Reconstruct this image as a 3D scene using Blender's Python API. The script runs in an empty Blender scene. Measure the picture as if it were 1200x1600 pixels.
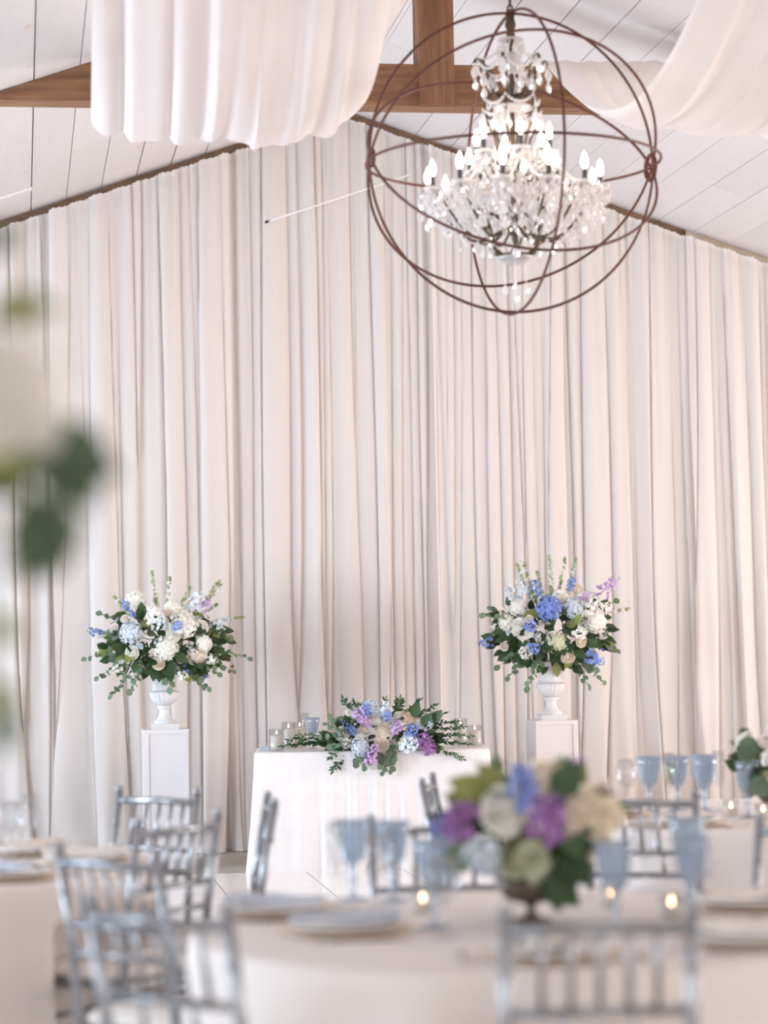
import bpy, math, random
import numpy as np
from mathutils import Vector, Matrix
R = math.radians
PI = math.pi
sc = bpy.context.scene
COL = sc.collection

# ------------------------------------------------------------------ camera
def make_camera():
    th, ph, ro = R(8.58), R(2.78), R(1.03)
    f = Vector((math.sin(th)*math.cos(ph), math.cos(th)*math.cos(ph), math.sin(ph)))
    r0 = Vector((math.cos(th), -math.sin(th), 0)); u0 = r0.cross(f)
    r = r0*math.cos(ro) - u0*math.sin(ro); u = u0*math.cos(ro) + r0*math.sin(ro)
    cam = bpy.data.cameras.new('camera'); ob = bpy.data.objects.new('camera', cam)
    COL.objects.link(ob)
    ob.matrix_world = Matrix(((r.x, u.x, -f.x, 0), (r.y, u.y, -f.y, 0), (r.z, u.z, -f.z, 1.49), (0, 0, 0, 1)))
    cam.sensor_fit = 'VERTICAL'; cam.sensor_height = 36; cam.sensor_width = 24; cam.lens = 85
    cam.clip_start = .05; cam.clip_end = 100
    cam.dof.use_dof = True; cam.dof.focus_distance = 13.9; cam.dof.aperture_fstop = 1.65
    sc.camera = ob
make_camera()

# ------------------------------------------------------------------ world, daylight, exposure
world = bpy.data.worlds.new('sky'); sc.world = world; world.use_nodes = True
bgn = world.node_tree.nodes['Background']
bgn.inputs[0].default_value = (.86, .93, 1, 1); bgn.inputs[1].default_value = 1.0
def area(name, loc, direction, sx, sy, energy, color):
    l = bpy.data.lights.new(name, 'AREA'); l.shape = 'RECTANGLE'; l.size = sx; l.size_y = sy
    l.energy = energy; l.color = color
    o = bpy.data.objects.new(name, l); COL.objects.link(o); o.location = loc
    o.rotation_euler = Vector(direction).to_track_quat('-Z', 'Z').to_euler()
    return o
# daylight standing in the open barn door behind the camera and in the side windows
area('daylight_open_door', (2.25, -5.3, 1.9), (0, 1, .05), 8.6, 3.2, 300, (1, .94, .90))
for y, k in ((2.9, .40), (7.1, 1.0), (11.3, 2.25), (14.7, 1.0)):
    area('daylight_window', (-5.05, y, 1.75), (1, .02, 0), 1.9, 1.8, 250*k, (.70, .85, 1))
    area('daylight_window', (9.55, y, 1.75), (-1, .02, 0), 1.9, 1.8, 215*k, (1, .90, .84))
vs = sc.view_settings
vs.view_transform = 'Standard'; vs.look = 'None'; vs.gamma = 1; vs.use_curve_mapping = False
vs.exposure = 0.17
sc.cycles.use_denoising = True
sc.cycles.max_bounces = 10; sc.cycles.transparent_max_bounces = 24
sc.cycles.sample_clamp_indirect = 6

# ------------------------------------------------------------------ helpers
class MB:
    def __init__(s): s.v = []; s.f = []
    def add(s, vs_, fs):
        o = len(s.v); s.v += [tuple(p) for p in vs_]; s.f += [tuple(i+o for i in q) for q in fs]; return s
    def box(s, c, d, m=None):
        x, y, z = d[0]/2, d[1]/2, d[2]/2
        p = [Vector((a*x, b*y, e*z)) for a in (-1, 1) for b in (-1, 1) for e in (-1, 1)]
        if m is not None: p = [m @ q for q in p]
        p = [q + Vector(c) for q in p]
        return s.add(p, [(0, 1, 3, 2), (4, 6, 7, 5), (0, 4, 5, 1), (2, 3, 7, 6), (0, 2, 6, 4), (1, 5, 7, 3)])
    def tube(s, path, rad, n=8, closed=False, flat=1.0):
        P = [Vector(p) for p in path]; k = len(P)
        rr = rad if hasattr(rad, '__len__') else [rad]*k
        vs_ = []; prev = None
        for i, p in enumerate(P):
            a = P[(i-1) % k] if (i > 0 or closed) else p
            b = P[(i+1) % k] if (i < k-1 or closed) else p
            t = (b-a).normalized()
            if prev is None:
                n1 = t.orthogonal().normalized()
            else:
                n1 = (prev - t*prev.dot(t))
                n1 = n1.normalized() if n1.length > 1e-6 else t.orthogonal().normalized()
            prev = n1; n2 = t.cross(n1)
            for j in range(n):
                an = 2*PI*j/n
                vs_.append(p + n1*(math.cos(an)*rr[i]) + n2*(math.sin(an)*rr[i]*flat))
        fs = []
        for i in range(k if closed else k-1):
            for j in range(n):
                a = i*n+j; b = i*n+(j+1) % n; c = ((i+1) % k)*n+(j+1) % n; d = ((i+1) % k)*n+j
                fs.append((a, b, c, d))
        if not closed:
            fs.append(tuple(reversed(range(n)))); fs.append(tuple(range((k-1)*n, k*n)))
        return s.add(vs_, fs)
    def lathe(s, prof, n=24, c=(0, 0, 0), flute=0, famp=0, frange=(9, 9), sq=None):
        vs_ = []
        for (r, z) in prof:
            for j in range(n):
                a = 2*PI*j/n; q = r
                if flute and frange[0] <= z <= frange[1]: q = r*(1 - famp*abs(math.sin(a*flute/2)))
                vs_.append((c[0]+q*math.cos(a), c[1]+q*math.sin(a), c[2]+z))
        fs = []
        for i in range(len(prof)-1):
            for j in range(n):
                fs.append((i*n+j, i*n+(j+1) % n, (i+1)*n+(j+1) % n, (i+1)*n+j))
        if prof[0][0] > 1e-5: fs.append(tuple(reversed(range(n))))
        if prof[-1][0] > 1e-5: fs.append(tuple(range((len(prof)-1)*n, len(prof)*n)))
        return s.add(vs_, fs)
    def mesh(s, name, mat, smooth=True):
        me = bpy.data.meshes.new(name); me.from_pydata(s.v, [], s.f); me.update()
        if mat: me.materials.append(mat)
        if smooth: me.polygons.foreach_set('use_smooth', [True]*len(me.polygons))
        return me
    def build(s, name, mat, parent=None, loc=None, smooth=True):
        return put(name, s.mesh(name, mat, smooth), parent, loc)
def put(name, me, parent=None, loc=None, mat4=None):
    o = bpy.data.objects.new(name, me); COL.objects.link(o)
    if parent is not None: o.parent = parent
    if loc is not None: o.location = loc
    if mat4 is not None: o.matrix_local = mat4
    return o
def empty(name, loc=(0, 0, 0), rz=0):
    o = bpy.data.objects.new(name, None); COL.objects.link(o); o.location = loc; o.rotation_euler = (0, 0, rz)
    o.empty_display_size = .1
    return o
def T(o, label=None, cat=None, group=None, kind=None):
    if label: o['label'] = label
    if cat: o['category'] = cat
    if group: o['group'] = group
    if kind: o['kind'] = kind
    return o
def copy_tree(o, parent=None):
    c = o.copy(); COL.objects.link(c); c.parent = parent
    for ch in list(o.children): copy_tree(ch, c)
    return c
def frame_z(d, spin=0.0):
    """rotation taking +Z to d"""
    return Vector(d).normalized().to_track_quat('Z', 'Y').to_matrix().to_4x4() @ Matrix.Rotation(spin, 4, 'Z')
def frame_x(d, n):
    """rotation taking +X to d with +Z near n"""
    x = Vector(d).normalized(); z = Vector(n) - x*Vector(n).dot(x)
    z = z.normalized() if z.length > 1e-4 else x.orthogonal().normalized()
    y = z.cross(x)
    return Matrix(((x.x, y.x, z.x, 0), (x.y, y.y, z.y, 0), (x.z, y.z, z.z, 0), (0, 0, 0, 1)))
def S(k): return Matrix.Diagonal((k, k, k, 1))
def L(p): return Matrix.Translation(Vector(p))

# ------------------------------------------------------------------ materials
def mat(name, col, rough=.6, metal=0, spec=.4, var=.06, scale=8.0, bump=0, bscale=60, transl=0, alpha=None, coat=0, stretch=None, obj_random=0, subsurf=0):
    m = bpy.data.materials.new(name); m.use_nodes = True; nt = m.node_tree; N = nt.nodes; K = nt.links
    b = N['Principled BSDF']; out = N['Material Output']
    b.inputs['Roughness'].default_value = rough; b.inputs['Metallic'].default_value = metal
    b.inputs['Specular IOR Level'].default_value = spec
    b.inputs['Coat Weight'].default_value = coat
    tc = N.new('ShaderNodeTexCoord'); mp = N.new('ShaderNodeMapping'); K.new(tc.outputs['Object'], mp.inputs[0])
    if stretch: mp.inputs['Scale'].default_value = stretch
    nz = N.new('ShaderNodeTexNoise'); nz.inputs['Scale'].default_value = scale; nz.inputs['Detail'].default_value = 4
    K.new(mp.outputs[0], nz.inputs[0])
    mx = N.new('ShaderNodeMix'); mx.data_type = 'RGBA'
    mx.inputs[6].default_value = (*[max(0, c*(1-var)) for c in col], 1); mx.inputs[7].default_value = (*[min(1, c*(1+var)) for c in col], 1)
    K.new(nz.outputs[0], mx.inputs[0])
    src = mx.outputs[2]
    if obj_random:
        oi = N.new('ShaderNodeObjectInfo'); hv = N.new('ShaderNodeHueSaturation'); mr = N.new('ShaderNodeMapRange')
        mr.inputs[3].default_value = 1-obj_random; mr.inputs[4].default_value = 1+obj_random
        K.new(oi.outputs['Random'], mr.inputs[0]); K.new(mr.outputs[0], hv.inputs['Value']); K.new(src, hv.inputs['Color']); src = hv.outputs[0]
    K.new(src, b.inputs['Base Color'])
    if bump:
        n2 = N.new('ShaderNodeTexNoise'); n2.inputs['Scale'].default_value = bscale; K.new(mp.outputs[0], n2.inputs[0])
        bp = N.new('ShaderNodeBump'); bp.inputs['Strength'].default_value = bump; bp.inputs['Distance'].default_value = .01
        K.new(n2.outputs[0], bp.inputs['Height']); K.new(bp.outputs[0], b.inputs['Normal'])
    last = b.outputs[0]
    if transl:
        tr = N.new('ShaderNodeBsdfTranslucent'); K.new(src, tr.inputs[0])
        ms = N.new('ShaderNodeMixShader'); ms.inputs[0].default_value = transl
        K.new(last, ms.inputs[1]); K.new(tr.outputs[0], ms.inputs[2]); last = ms.outputs[0]
    if alpha is not None:
        tp = N.new('ShaderNodeBsdfTransparent'); ms = N.new('ShaderNodeMixShader'); ms.inputs[0].default_value = alpha
        K.new(tp.outputs[0], ms.inputs[1]); K.new(last, ms.inputs[2]); last = ms.outputs[0]
    K.new(last, out.inputs[0])
    return m
def glass(name, tint, gloss=.12, rough=.03, body=0.0, bodycol=(1, 1, 1), fres=.5):
    """thin clear glass: coloured transmission with Fresnel reflection"""
    m = bpy.data.materials.new(name); m.use_nodes = True; nt = m.node_tree; N = nt.nodes; K = nt.links
    N.remove(N['Principled BSDF']); out = N['Material Output']
    tp = N.new('ShaderNodeBsdfTransparent'); gl = N.new('ShaderNodeBsdfGlossy'); gl.inputs['Roughness'].default_value = rough
    tc = N.new('ShaderNodeTexCoord'); nz = N.new('ShaderNodeTexNoise'); nz.inputs['Scale'].default_value = 30; K.new(tc.outputs['Object'], nz.inputs[0])
    mx = N.new('ShaderNodeMix'); mx.data_type = 'RGBA'; mx.inputs[6].default_value = (*[c*.96 for c in tint], 1); mx.inputs[7].default_value = (*tint, 1)
    K.new(nz.outputs[0], mx.inputs[0]); K.new(mx.outputs[2], tp.inputs[0])
    lw = N.new('ShaderNodeLayerWeight'); lw.inputs[0].default_value = .35
    ma = N.new('ShaderNodeMath'); ma.operation = 'MULTIPLY_ADD'; ma.inputs[1].default_value = fres; ma.inputs[2].default_value = gloss
    K.new(lw.outputs['Fresnel'], ma.inputs[0])
    ms = N.new('ShaderNodeMixShader'); K.new(ma.outputs[0], ms.inputs[0]); K.new(tp.outputs[0], ms.inputs[1]); K.new(gl.outputs[0], ms.inputs[2])
    last = ms.outputs[0]
    if body:
        df = N.new('ShaderNodeBsdfTranslucent'); df.inputs[0].default_value = (*bodycol, 1)
        d2 = N.new('ShaderNodeBsdfDiffuse'); d2.inputs[0].default_value = (*bodycol, 1)
        m0 = N.new('ShaderNodeMixShader'); K.new(df.outputs[0], m0.inputs[1]); K.new(d2.outputs[0], m0.inputs[2])
        m2 = N.new('ShaderNodeMixShader'); m2.inputs[0].default_value = body; K.new(last, m2.inputs[1]); K.new(m0.outputs[0], m2.inputs[2]); last = m2.outputs[0]
    K.new(last, out.inputs[0])
    return m
def emit(name, col, strength):
    m = bpy.data.materials.new(name); m.use_nodes = True; N = m.node_tree.nodes; K = m.node_tree.links
    N.remove(N['Principled BSDF']); e = N.new('ShaderNodeEmission'); e.inputs[0].default_value = (*col, 1); e.inputs[1].default_value = strength
    K.new(e.outputs[0], N['Material Output'].inputs[0]); return m
def wood(name, c1, c2, axis=(1, 12, 12), rough=.6):
    m = bpy.data.materials.new(name); m.use_nodes = True; nt = m.node_tree; N = nt.nodes; K = nt.links
    b = N['Principled BSDF']; b.inputs['Roughness'].default_value = rough
    tc = N.new('ShaderNodeTexCoord'); mp = N.new('ShaderNodeMapping'); mp.inputs['Scale'].default_value = axis; K.new(tc.outputs['Object'], mp.inputs[0])
    nz = N.new('ShaderNodeTexNoise'); nz.inputs['Scale'].default_value = 2.2; nz.inputs['Detail'].default_value = 8; nz.inputs['Distortion'].default_value = 1.2; K.new(mp.outputs[0], nz.inputs[0])
    rp = N.new('ShaderNodeValToRGB'); rp.color_ramp.elements[0].color = (*c1, 1); rp.color_ramp.elements[1].color = (*c2, 1)
    rp.color_ramp.elements[0].position = .3; rp.color_ramp.elements[1].position = .72
    K.new(nz.outputs[0], rp.inputs[0]); K.new(rp.outputs[0], b.inputs['Base Color'])
    bp = N.new('ShaderNodeBump'); bp.inputs['Strength'].default_value = .25; bp.inputs['Distance'].default_value = .01; K.new(nz.outputs[0], bp.inputs['Height']); K.new(bp.outputs[0], b.inputs['Normal'])
    return m
def whitewash():
    m = bpy.data.materials.new('whitewashed_pine'); m.use_nodes = True; nt = m.node_tree; N = nt.nodes; K = nt.links
    b = N['Principled BSDF']; b.inputs['Roughness'].default_value = .55
    tc = N.new('ShaderNodeTexCoord'); mp = N.new('ShaderNodeMapping'); mp.inputs['Scale'].default_value = (9, .8, 9); K.new(tc.outputs['Object'], mp.inputs[0])
    nz = N.new('ShaderNodeTexNoise'); nz.inputs['Scale'].default_value = 1.6; nz.inputs['Detail'].default_value = 6; K.new(mp.outputs[0], nz.inputs[0])
    rp = N.new('ShaderNodeValToRGB'); rp.color_ramp.elements[0].color = (.67, .625, .615, 1); rp.color_ramp.elements[1].color = (.755, .715, .71, 1)
    K.new(nz.outputs[0], rp.inputs[0])
    m2 = N.new('ShaderNodeMapping'); m2.inputs['Scale'].default_value = (3.4, 1.5, 3.4); K.new(tc.outputs['Object'], m2.inputs[0])
    vo = N.new('ShaderNodeTexVoronoi'); vo.inputs['Scale'].default_value = 1.25; K.new(m2.outputs[0], vo.inputs[0])
    kr = N.new('ShaderNodeValToRGB'); kr.color_ramp.elements[0].color = (1, 1, 1, 1); kr.color_ramp.elements[1].color = (0, 0, 0, 1)
    kr.color_ramp.elements[0].position = .03; kr.color_ramp.elements[1].position = .12; K.new(vo.outputs['Distance'], kr.inputs[0])
    mu = N.new('ShaderNodeMath'); mu.operation = 'MULTIPLY'; mu.inputs[1].default_value = .4; K.new(kr.outputs[0], mu.inputs[0])
    mx = N.new('ShaderNodeMix'); mx.data_type = 'RGBA'; mx.inputs[7].default_value = (.62, .36, .22, 1)
    K.new(mu.outputs[0], mx.inputs[0]); K.new(rp.outputs[0], mx.inputs[6])
    oi = N.new('ShaderNodeObjectInfo'); hv = N.new('ShaderNodeHueSaturation'); mr = N.new('ShaderNodeMapRange'); mr.inputs[3].default_value = .95; mr.inputs[4].default_value = 1.04
    K.new(oi.outputs['Random'], mr.inputs[0]); K.new(mr.outputs[0], hv.inputs['Value']); K.new(mx.outputs[2], hv.inputs['Color']); K.new(hv.outputs[0], b.inputs['Base Color'])
    return m
MT = dict(
    board=whitewash(),
    backing=mat('ceiling_backing', (.5, .43, .38), .8),
    wall=mat('painted_wall', (.76, .72, .69), .8, var=.03, scale=2),
    concrete=mat('concrete', (.40, .35, .30), .45, var=.22, scale=3.0, bump=.15, bscale=20),
    tile=mat('white_tile', (.80, .75, .73), .18, var=.03, scale=3, obj_random=.025),
    beam=wood('brown_beam', (.125, .052, .022), (.315, .15, .07), (.8, 7, 7)),
    post=wood('brown_post', (.125, .052, .022), (.315, .15, .07), (7, 7, .8)),
    trim=wood('dark_trim', (.14, .08, .045), (.26, .15, .09), (2, 9, 9)),
    trim2=wood('pale_trim', (.42, .33, .25), (.56, .46, .36), (2, 9, 9)),
    drape=mat('ivory_drape', (.86, .80, .77), .85, spec=.1, var=.025, scale=3, transl=.35, bump=.08, bscale=250, stretch=(1, 1, .25)),
    sheer=mat('sheer_swag', (.88, .82, .80), .8, spec=.1, var=.02, scale=5, transl=.5, alpha=.93, bump=.1, bscale=200),
    cloth=mat('table_linen', (.86, .785, .745), .8, spec=.15, var=.03, scale=6, transl=.08, bump=.1, bscale=220),
    satin=mat('table_satin', (.755, .715, .705), .38, spec=.5, var=.05, scale=14, bump=.35, bscale=45),
    silver=mat('silver_paint', (.31, .315, .335), .30, metal=.65, spec=.5, var=.15, scale=20),
    cushion=mat('ivory_cushion', (.80, .74, .70), .75, var=.03),
    rust=mat('rusted_iron', (.105, .034, .024), .5, metal=.3, var=.35, scale=14),
    iron=mat('dark_iron', (.10, .07, .05), .45, metal=.5, var=.3, scale=20),
    sleeve=mat('dark_sleeve', (.06, .055, .06), .5),
    bulb=emit('bulb_glow', (1, .84, .70), 26),
    flame=emit('flame_glow', (1, .58, .30), 16),
    crystal=glass('cut_crystal', (.98, .97, .99), .28, .08, .42, (1, .98, .97)),
    bead=glass('glass_bead', (.98, .97, .98), .28, .1, .60, (1, .97, .95)),
    white=mat('white_paint', (.68, .65, .655), .45, var=.02),
    urn=mat('urn_paint', (.70, .68, .68), .5, var=.05, scale=30, bump=.1),
    wax=mat('ivory_wax', (.95, .89, .81), .5, transl=.3, var=.02),
    clear=glass('clear_glass', (.975, .98, .985), .02, fres=.28),
    blue=glass('blue_glass', (.83, .88, .935), .08, .05, .20, (.66, .74, .83)),
    champagne=glass('champagne', (.93, .93, .80), .05),
    charger=mat('charger_rim', (.62, .50, .40), .5, metal=.2, var=.1),
    china=mat('white_china', (.80, .77, .76), .25, spec=.5, var=.02),
    napkin=mat('blue_grey_napkin', (.50, .53, .60), .8, var=.05),
    ivory_napkin=mat('ivory_napkin', (.80, .73, .67), .8, var=.05),
    compote=mat('compote_metal', (.14, .11, .085), .35, metal=.5),
    steel=mat('flatware', (.62, .58, .56), .25, metal=.9),
    stem=mat('green_stem', (.11, .16, .055), .6, var=.2),
    salal=mat('dark_leaf', (.040, .078, .026), .45, var=.3, scale=20, transl=.12, obj_random=.35),
    euca=mat('eucalyptus_leaf', (.15, .215, .135), .6, var=.2, scale=20, transl=.15, obj_random=.25),
    olive=mat('olive_leaf', (.22, .235, .07), .55, var=.2, scale=20, transl=.2, obj_random=.2),
    ruscus=mat('ruscus_leaf', (.035, .10, .035), .4, var=.3, scale=20, transl=.1, obj_random=.2),
    brown_leaf=mat('brown_leaf', (.16, .085, .03), .6, var=.3, scale=20),
    wht=mat('white_petal', (.95, .93, .87), .65, var=.05, scale=40, transl=.38, obj_random=.03),
    cream=mat('cream_petal', (.92, .83, .70), .65, var=.07, scale=40, transl=.38, obj_random=.04),
    blush=mat('blush_petal', (.92, .83, .77), .65, var=.05, scale=40, transl=.38),
    bluep=mat('blue_petal', (.22, .31, .66), .6, var=.3, scale=45, transl=.2, obj_random=.08),
    palebl=mat('pale_blue_petal', (.72, .78, .86), .6, var=.22, scale=35, transl=.2, obj_random=.08),
    lilac=mat('lilac_petal', (.60, .40, .66), .6, var=.2, scale=40, transl=.2, obj_random=.08),
    purple=mat('purple_petal', (.42, .19, .46), .6, var=.25, scale=40, transl=.2, obj_random=.08),
    bud=mat('green_bud', (.40, .46, .24), .6, var=.25, scale=40, transl=.3),
    pgreen=mat('pale_green_petal', (.64, .66, .47), .6, var=.2, scale=35, transl=.2),
    white_plastic=mat('white_plastic', (.84, .80, .79), .4, var=.02),
    black=mat('black_tip', (.03, .03, .03), .5),
)

# ------------------------------------------------------------------ the room
RX, RZ, SL = 2.25, 5.12, .34           # ridge position, ridge height, roof slope
XL, XR, YB, YF = -4.75, 9.25, 16.75, -5.0
def zc(x): return RZ - SL*abs(x-RX)
T(MB().box(((XL+XR)/2, (YB+YF)/2, -.1), (XR-XL+.4, YB-YF+.4, .2)).build('floor', MT['concrete'], smooth=False), kind='structure')
m = MB()
for sgn in (-1, 1):
    x0, x1 = RX, (XL-.2 if sgn < 0 else XR+.2)
    up = .024
    m.add([(x0, YF, zc(x0)+up), (x1, YF, zc(x1)+up), (x1, YB+.2, zc(x1)+up), (x0, YB+.2, zc(x0)+up),
           (x0, YF, zc(x0)+.16), (x1, YF, zc(x1)+.16), (x1, YB+.2, zc(x1)+.16), (x0, YB+.2, zc(x0)+.16)],
          [(0, 3, 2, 1) if sgn < 0 else (0, 1, 2, 3), (4, 5, 6, 7), (0, 1, 5, 4), (1, 2, 6, 5), (2, 3, 7, 6), (3, 0, 4, 7)])
ceiling = T(m.build('ceiling', MT['backing'], smooth=False), kind='structure')
rnd = random.Random(5)
def plank(xa, xb, ya, yb):
    t = .018; v = []
    for (x, y) in ((xa, ya), (xb, ya), (xb, yb), (xa, yb)):
        v.append((x, y, zc(x))); v.append((x, y, zc(x)+t))
    c = Vector(((xa+xb)/2, (ya+yb)/2, zc((xa+xb)/2)))
    mm = MB().add([Vector(p)-c for p in v], [(0, 2, 4, 6), (1, 7, 5, 3), (0, 1, 3, 2), (2, 3, 5, 4), (4, 5, 7, 6), (6, 7, 1, 0)])
    mm.build('board', MT['board'], ceiling, c, smooth=False)
for sgn in (-1, 1):
    w = .239 if sgn < 0 else .2475
    off = .0 if sgn < 0 else .025
    nb = int((RX-XL)/w)+1
    for k in range(-1 if off else 0, nb):
        a = RX + sgn*(off + k*w); b = RX + sgn*(off + (k+1)*w)
        a = max(min(a, XR), XL); b = max(min(b, XR), XL)
        if sgn > 0: a = max(a, RX)
        if abs(a-b) < .02: continue
        lo, hi = min(a, b), max(a, b); g = rnd.choice((.0012, .002, .003, .0045))
        detailed = -1.6 < lo and hi < 6.8
        cuts = [YF, YB]
        if detailed:
            y = YB - rnd.uniform(.6, 3.2)
            if sgn > 0 and k == 8: y = 15.05
            if sgn < 0 and k == 7: y = 14.9
            while y > 6:
                cuts.append(y); y -= 3.66
        cuts.sort()
        for y0, y1 in zip(cuts[:-1], cuts[1:]):
            plank(lo+g, hi-g, y0+.0015, y1-.0015)
# walls
def wall_with_openings(name, x, t, wins, ztop):
    m = MB(); ys = [YF]
    for (a, b, z0, z1) in wins: ys += [a, b]
    ys.append(YB)
    for i in range(0, len(ys), 2): m.box((x, (ys[i]+ys[i+1])/2, ztop/2), (t, ys[i+1]-ys[i], ztop))
    for (a, b, z0, z1) in wins:
        m.box((x, (a+b)/2, z0/2), (t, b-a, z0)); m.box((x, (a+b)/2, (z1+ztop)/2), (t, b-a, ztop-z1))
    return T(m.build(name, MT['wall'], smooth=False), kind='structure')
WINS = [(y-.95, y+.95, .85, 2.55) for y in (2.9, 7.1, 11.3, 14.7)]
wall_with_openings('wall_left', XL-.1, .2, WINS, 2.76)
wall_with_openings('wall_right', XR+.1, .2, WINS, 2.76)
wn = 0
for x in (XL-.1, XR+.1):
    for (a, b, z0, z1) in WINS:
        wn += 1; e = T(empty('window_%d' % wn, (x, (a+b)/2, z0)), kind='structure')
        h = z1-z0; w = b-a; f = MB()
        for s_ in (-1, 1):
            f.box((0, s_*(w/2-.03), h/2), (.1, .06, h)); f.box((0, 0, .03 if s_ < 0 else h-.03), (.1, w-.12, .06))
        f.build('window_frame', MT['white'], e, smooth=False)
        mb = MB(); mb.box((0, 0, h/2), (.05, .03, h-.12)); mb.box((0, 0, h/2), (.05, w-.12, .03)); mb.build('mullion', MT['white'], e, smooth=False)
        for sy in (-1, 1):
            for sz in (-1, 1):
                MB().box((0, sy*w/4, h/2+sz*h/4), (.006, w/2-.08, h/2-.08)).build('pane', MT['clear'], e, smooth=False)
def gable(name, y, t, door=None):
    m = MB(); x0, x1 = XL-.2, XR+.2
    def prism(pts):
        n = len(pts)
        m.add([(p[0], y-t/2, p[1]) for p in pts]+[(p[0], y+t/2, p[1]) for p in pts],
              [tuple(range(n)), tuple(range(2*n-1, n-1, -1))]+[(i, i+n, (i+1) % n+n, (i+1) % n) for i in range(n)])
    if not door:
        prism([(x0, 0), (x1, 0), (x1, zc(x1)), (RX, RZ), (x0, zc(x0))])
    else:
        a, b, z = door
        prism([(x0, 0), (a, 0), (a, zc(a)), (x0, zc(x0))]); prism([(b, 0), (x1, 0), (x1, zc(x1)), (b, zc(b))])
        prism([(a, z), (b, z), (b, zc(b)), (RX, RZ), (a, zc(a))])
    return T(m.build(name, MT['wall'], smooth=False), kind='structure')
gable('wall_back', YB+.1, .2)
gable('wall_front', YF-.1, .2, (-2.2, 6.7, 3.5))
# trim boards at the head of the drapes
def sloped_trim(name, xa, xb, y0, y1, drop, material):
    v = []
    for x in (xa, xb):
        for y in (y0, y1):
            v += [(x, y, zc(x)-drop), (x, y, zc(x)-.002)]
    m = MB().add(v, [(0, 1, 3, 2), (4, 6, 7, 5), (0, 4, 5, 1), (2, 3, 7, 6), (0, 2, 6, 4), (1, 5, 7, 3)])
    return T(m.build(name, material, smooth=False), kind='structure')
sloped_trim('trim_1', XL, RX, 16.56, 16.72, .085, MT['trim'])
sloped_trim('trim_2', RX, 4.70, 16.56, 16.72, .085, MT['trim'])
sloped_trim('trim_3', 4.70, XR, 16.54, 16.72, .085, MT['trim2'])

# roof trusses: collar beam and king post
def truss(y, label):
    e = T(empty('roof_truss', (RX, y, 4.28)), label, 'roof truss')
    zb, zt = 4.28, 4.505; hb = (RZ-zb)/SL-.01; ht = (RZ-zt)/SL-.01
    pts = [(-hb, 0), (hb, 0), (ht, zt-zb), (-ht, zt-zb)]
    m = MB(); n = 4
    m.add([(p[0], 0, p[1]) for p in pts]+[(p[0], .17, p[1]) for p in pts],
          [tuple(range(n)), tuple(range(2*n-1, n-1, -1))]+[(i, i+n, (i+1) % n+n, (i+1) % n) for i in range(n)])
    m.build('collar_beam', MT['beam'], e, smooth=False)
    k = MB().box((-.02, .075, .42), (.19, .19, .83)); k.build('king_post', MT['post'], e, smooth=False)
    return e
truss(12.62, 'brown timber collar beam with king post between the two ceiling swags')
truss(8.75, 'brown timber roof truss above the chandelier and tables')
# ceiling air grille
e = T(empty('air_grille', (-.06, 15.72, zc(-.06)-.001)), 'white slotted air grille set in the ceiling boards', 'vent')
e.rotation_euler = (0, -math.atan(SL), 0)
MB().box((0, 0, -.004), (.34, .09, .008)).build('frame', MT['white_plastic'], e, smooth=False)
for i in range(14): MB().box((-.15+i*.023, 0, -.010), (.008, .07, .006)).build('slat', MT['white_plastic'], e, smooth=False)

# ------------------------------------------------------------------ dance floor
df = T(empty('dance_floor', (2.0, 11.9, 0)), 'glossy white panel dance floor laid in front of the head table', 'dance floor')
pm = MB()
TX, TY, TH = .59, .487, .012
pm.add([(-TX/2+.002, -TY/2+.002, 0), (TX/2-.002, -TY/2+.002, 0), (TX/2-.002, TY/2-.002, 0), (-TX/2+.002, TY/2-.002, 0),
        (-TX/2+.004, -TY/2+.004, TH), (TX/2-.004, -TY/2+.004, TH), (TX/2-.004, TY/2-.004, TH), (-TX/2+.004, TY/2-.004, TH)],
       [(4, 5, 6, 7), (0, 1, 5, 4), (1, 2, 6, 5), (2, 3, 7, 6), (3, 0, 4, 7), (3, 2, 1, 0)])
pmesh = pm.mesh('panel', MT['tile'], False)
for j in range(13):
    for i in range(12):
        put('panel', pmesh, df, (1.72-4*TX+TX/2+i*TX-2.0, 14.90-TY/2-j*TY-11.9, .0005))

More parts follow.
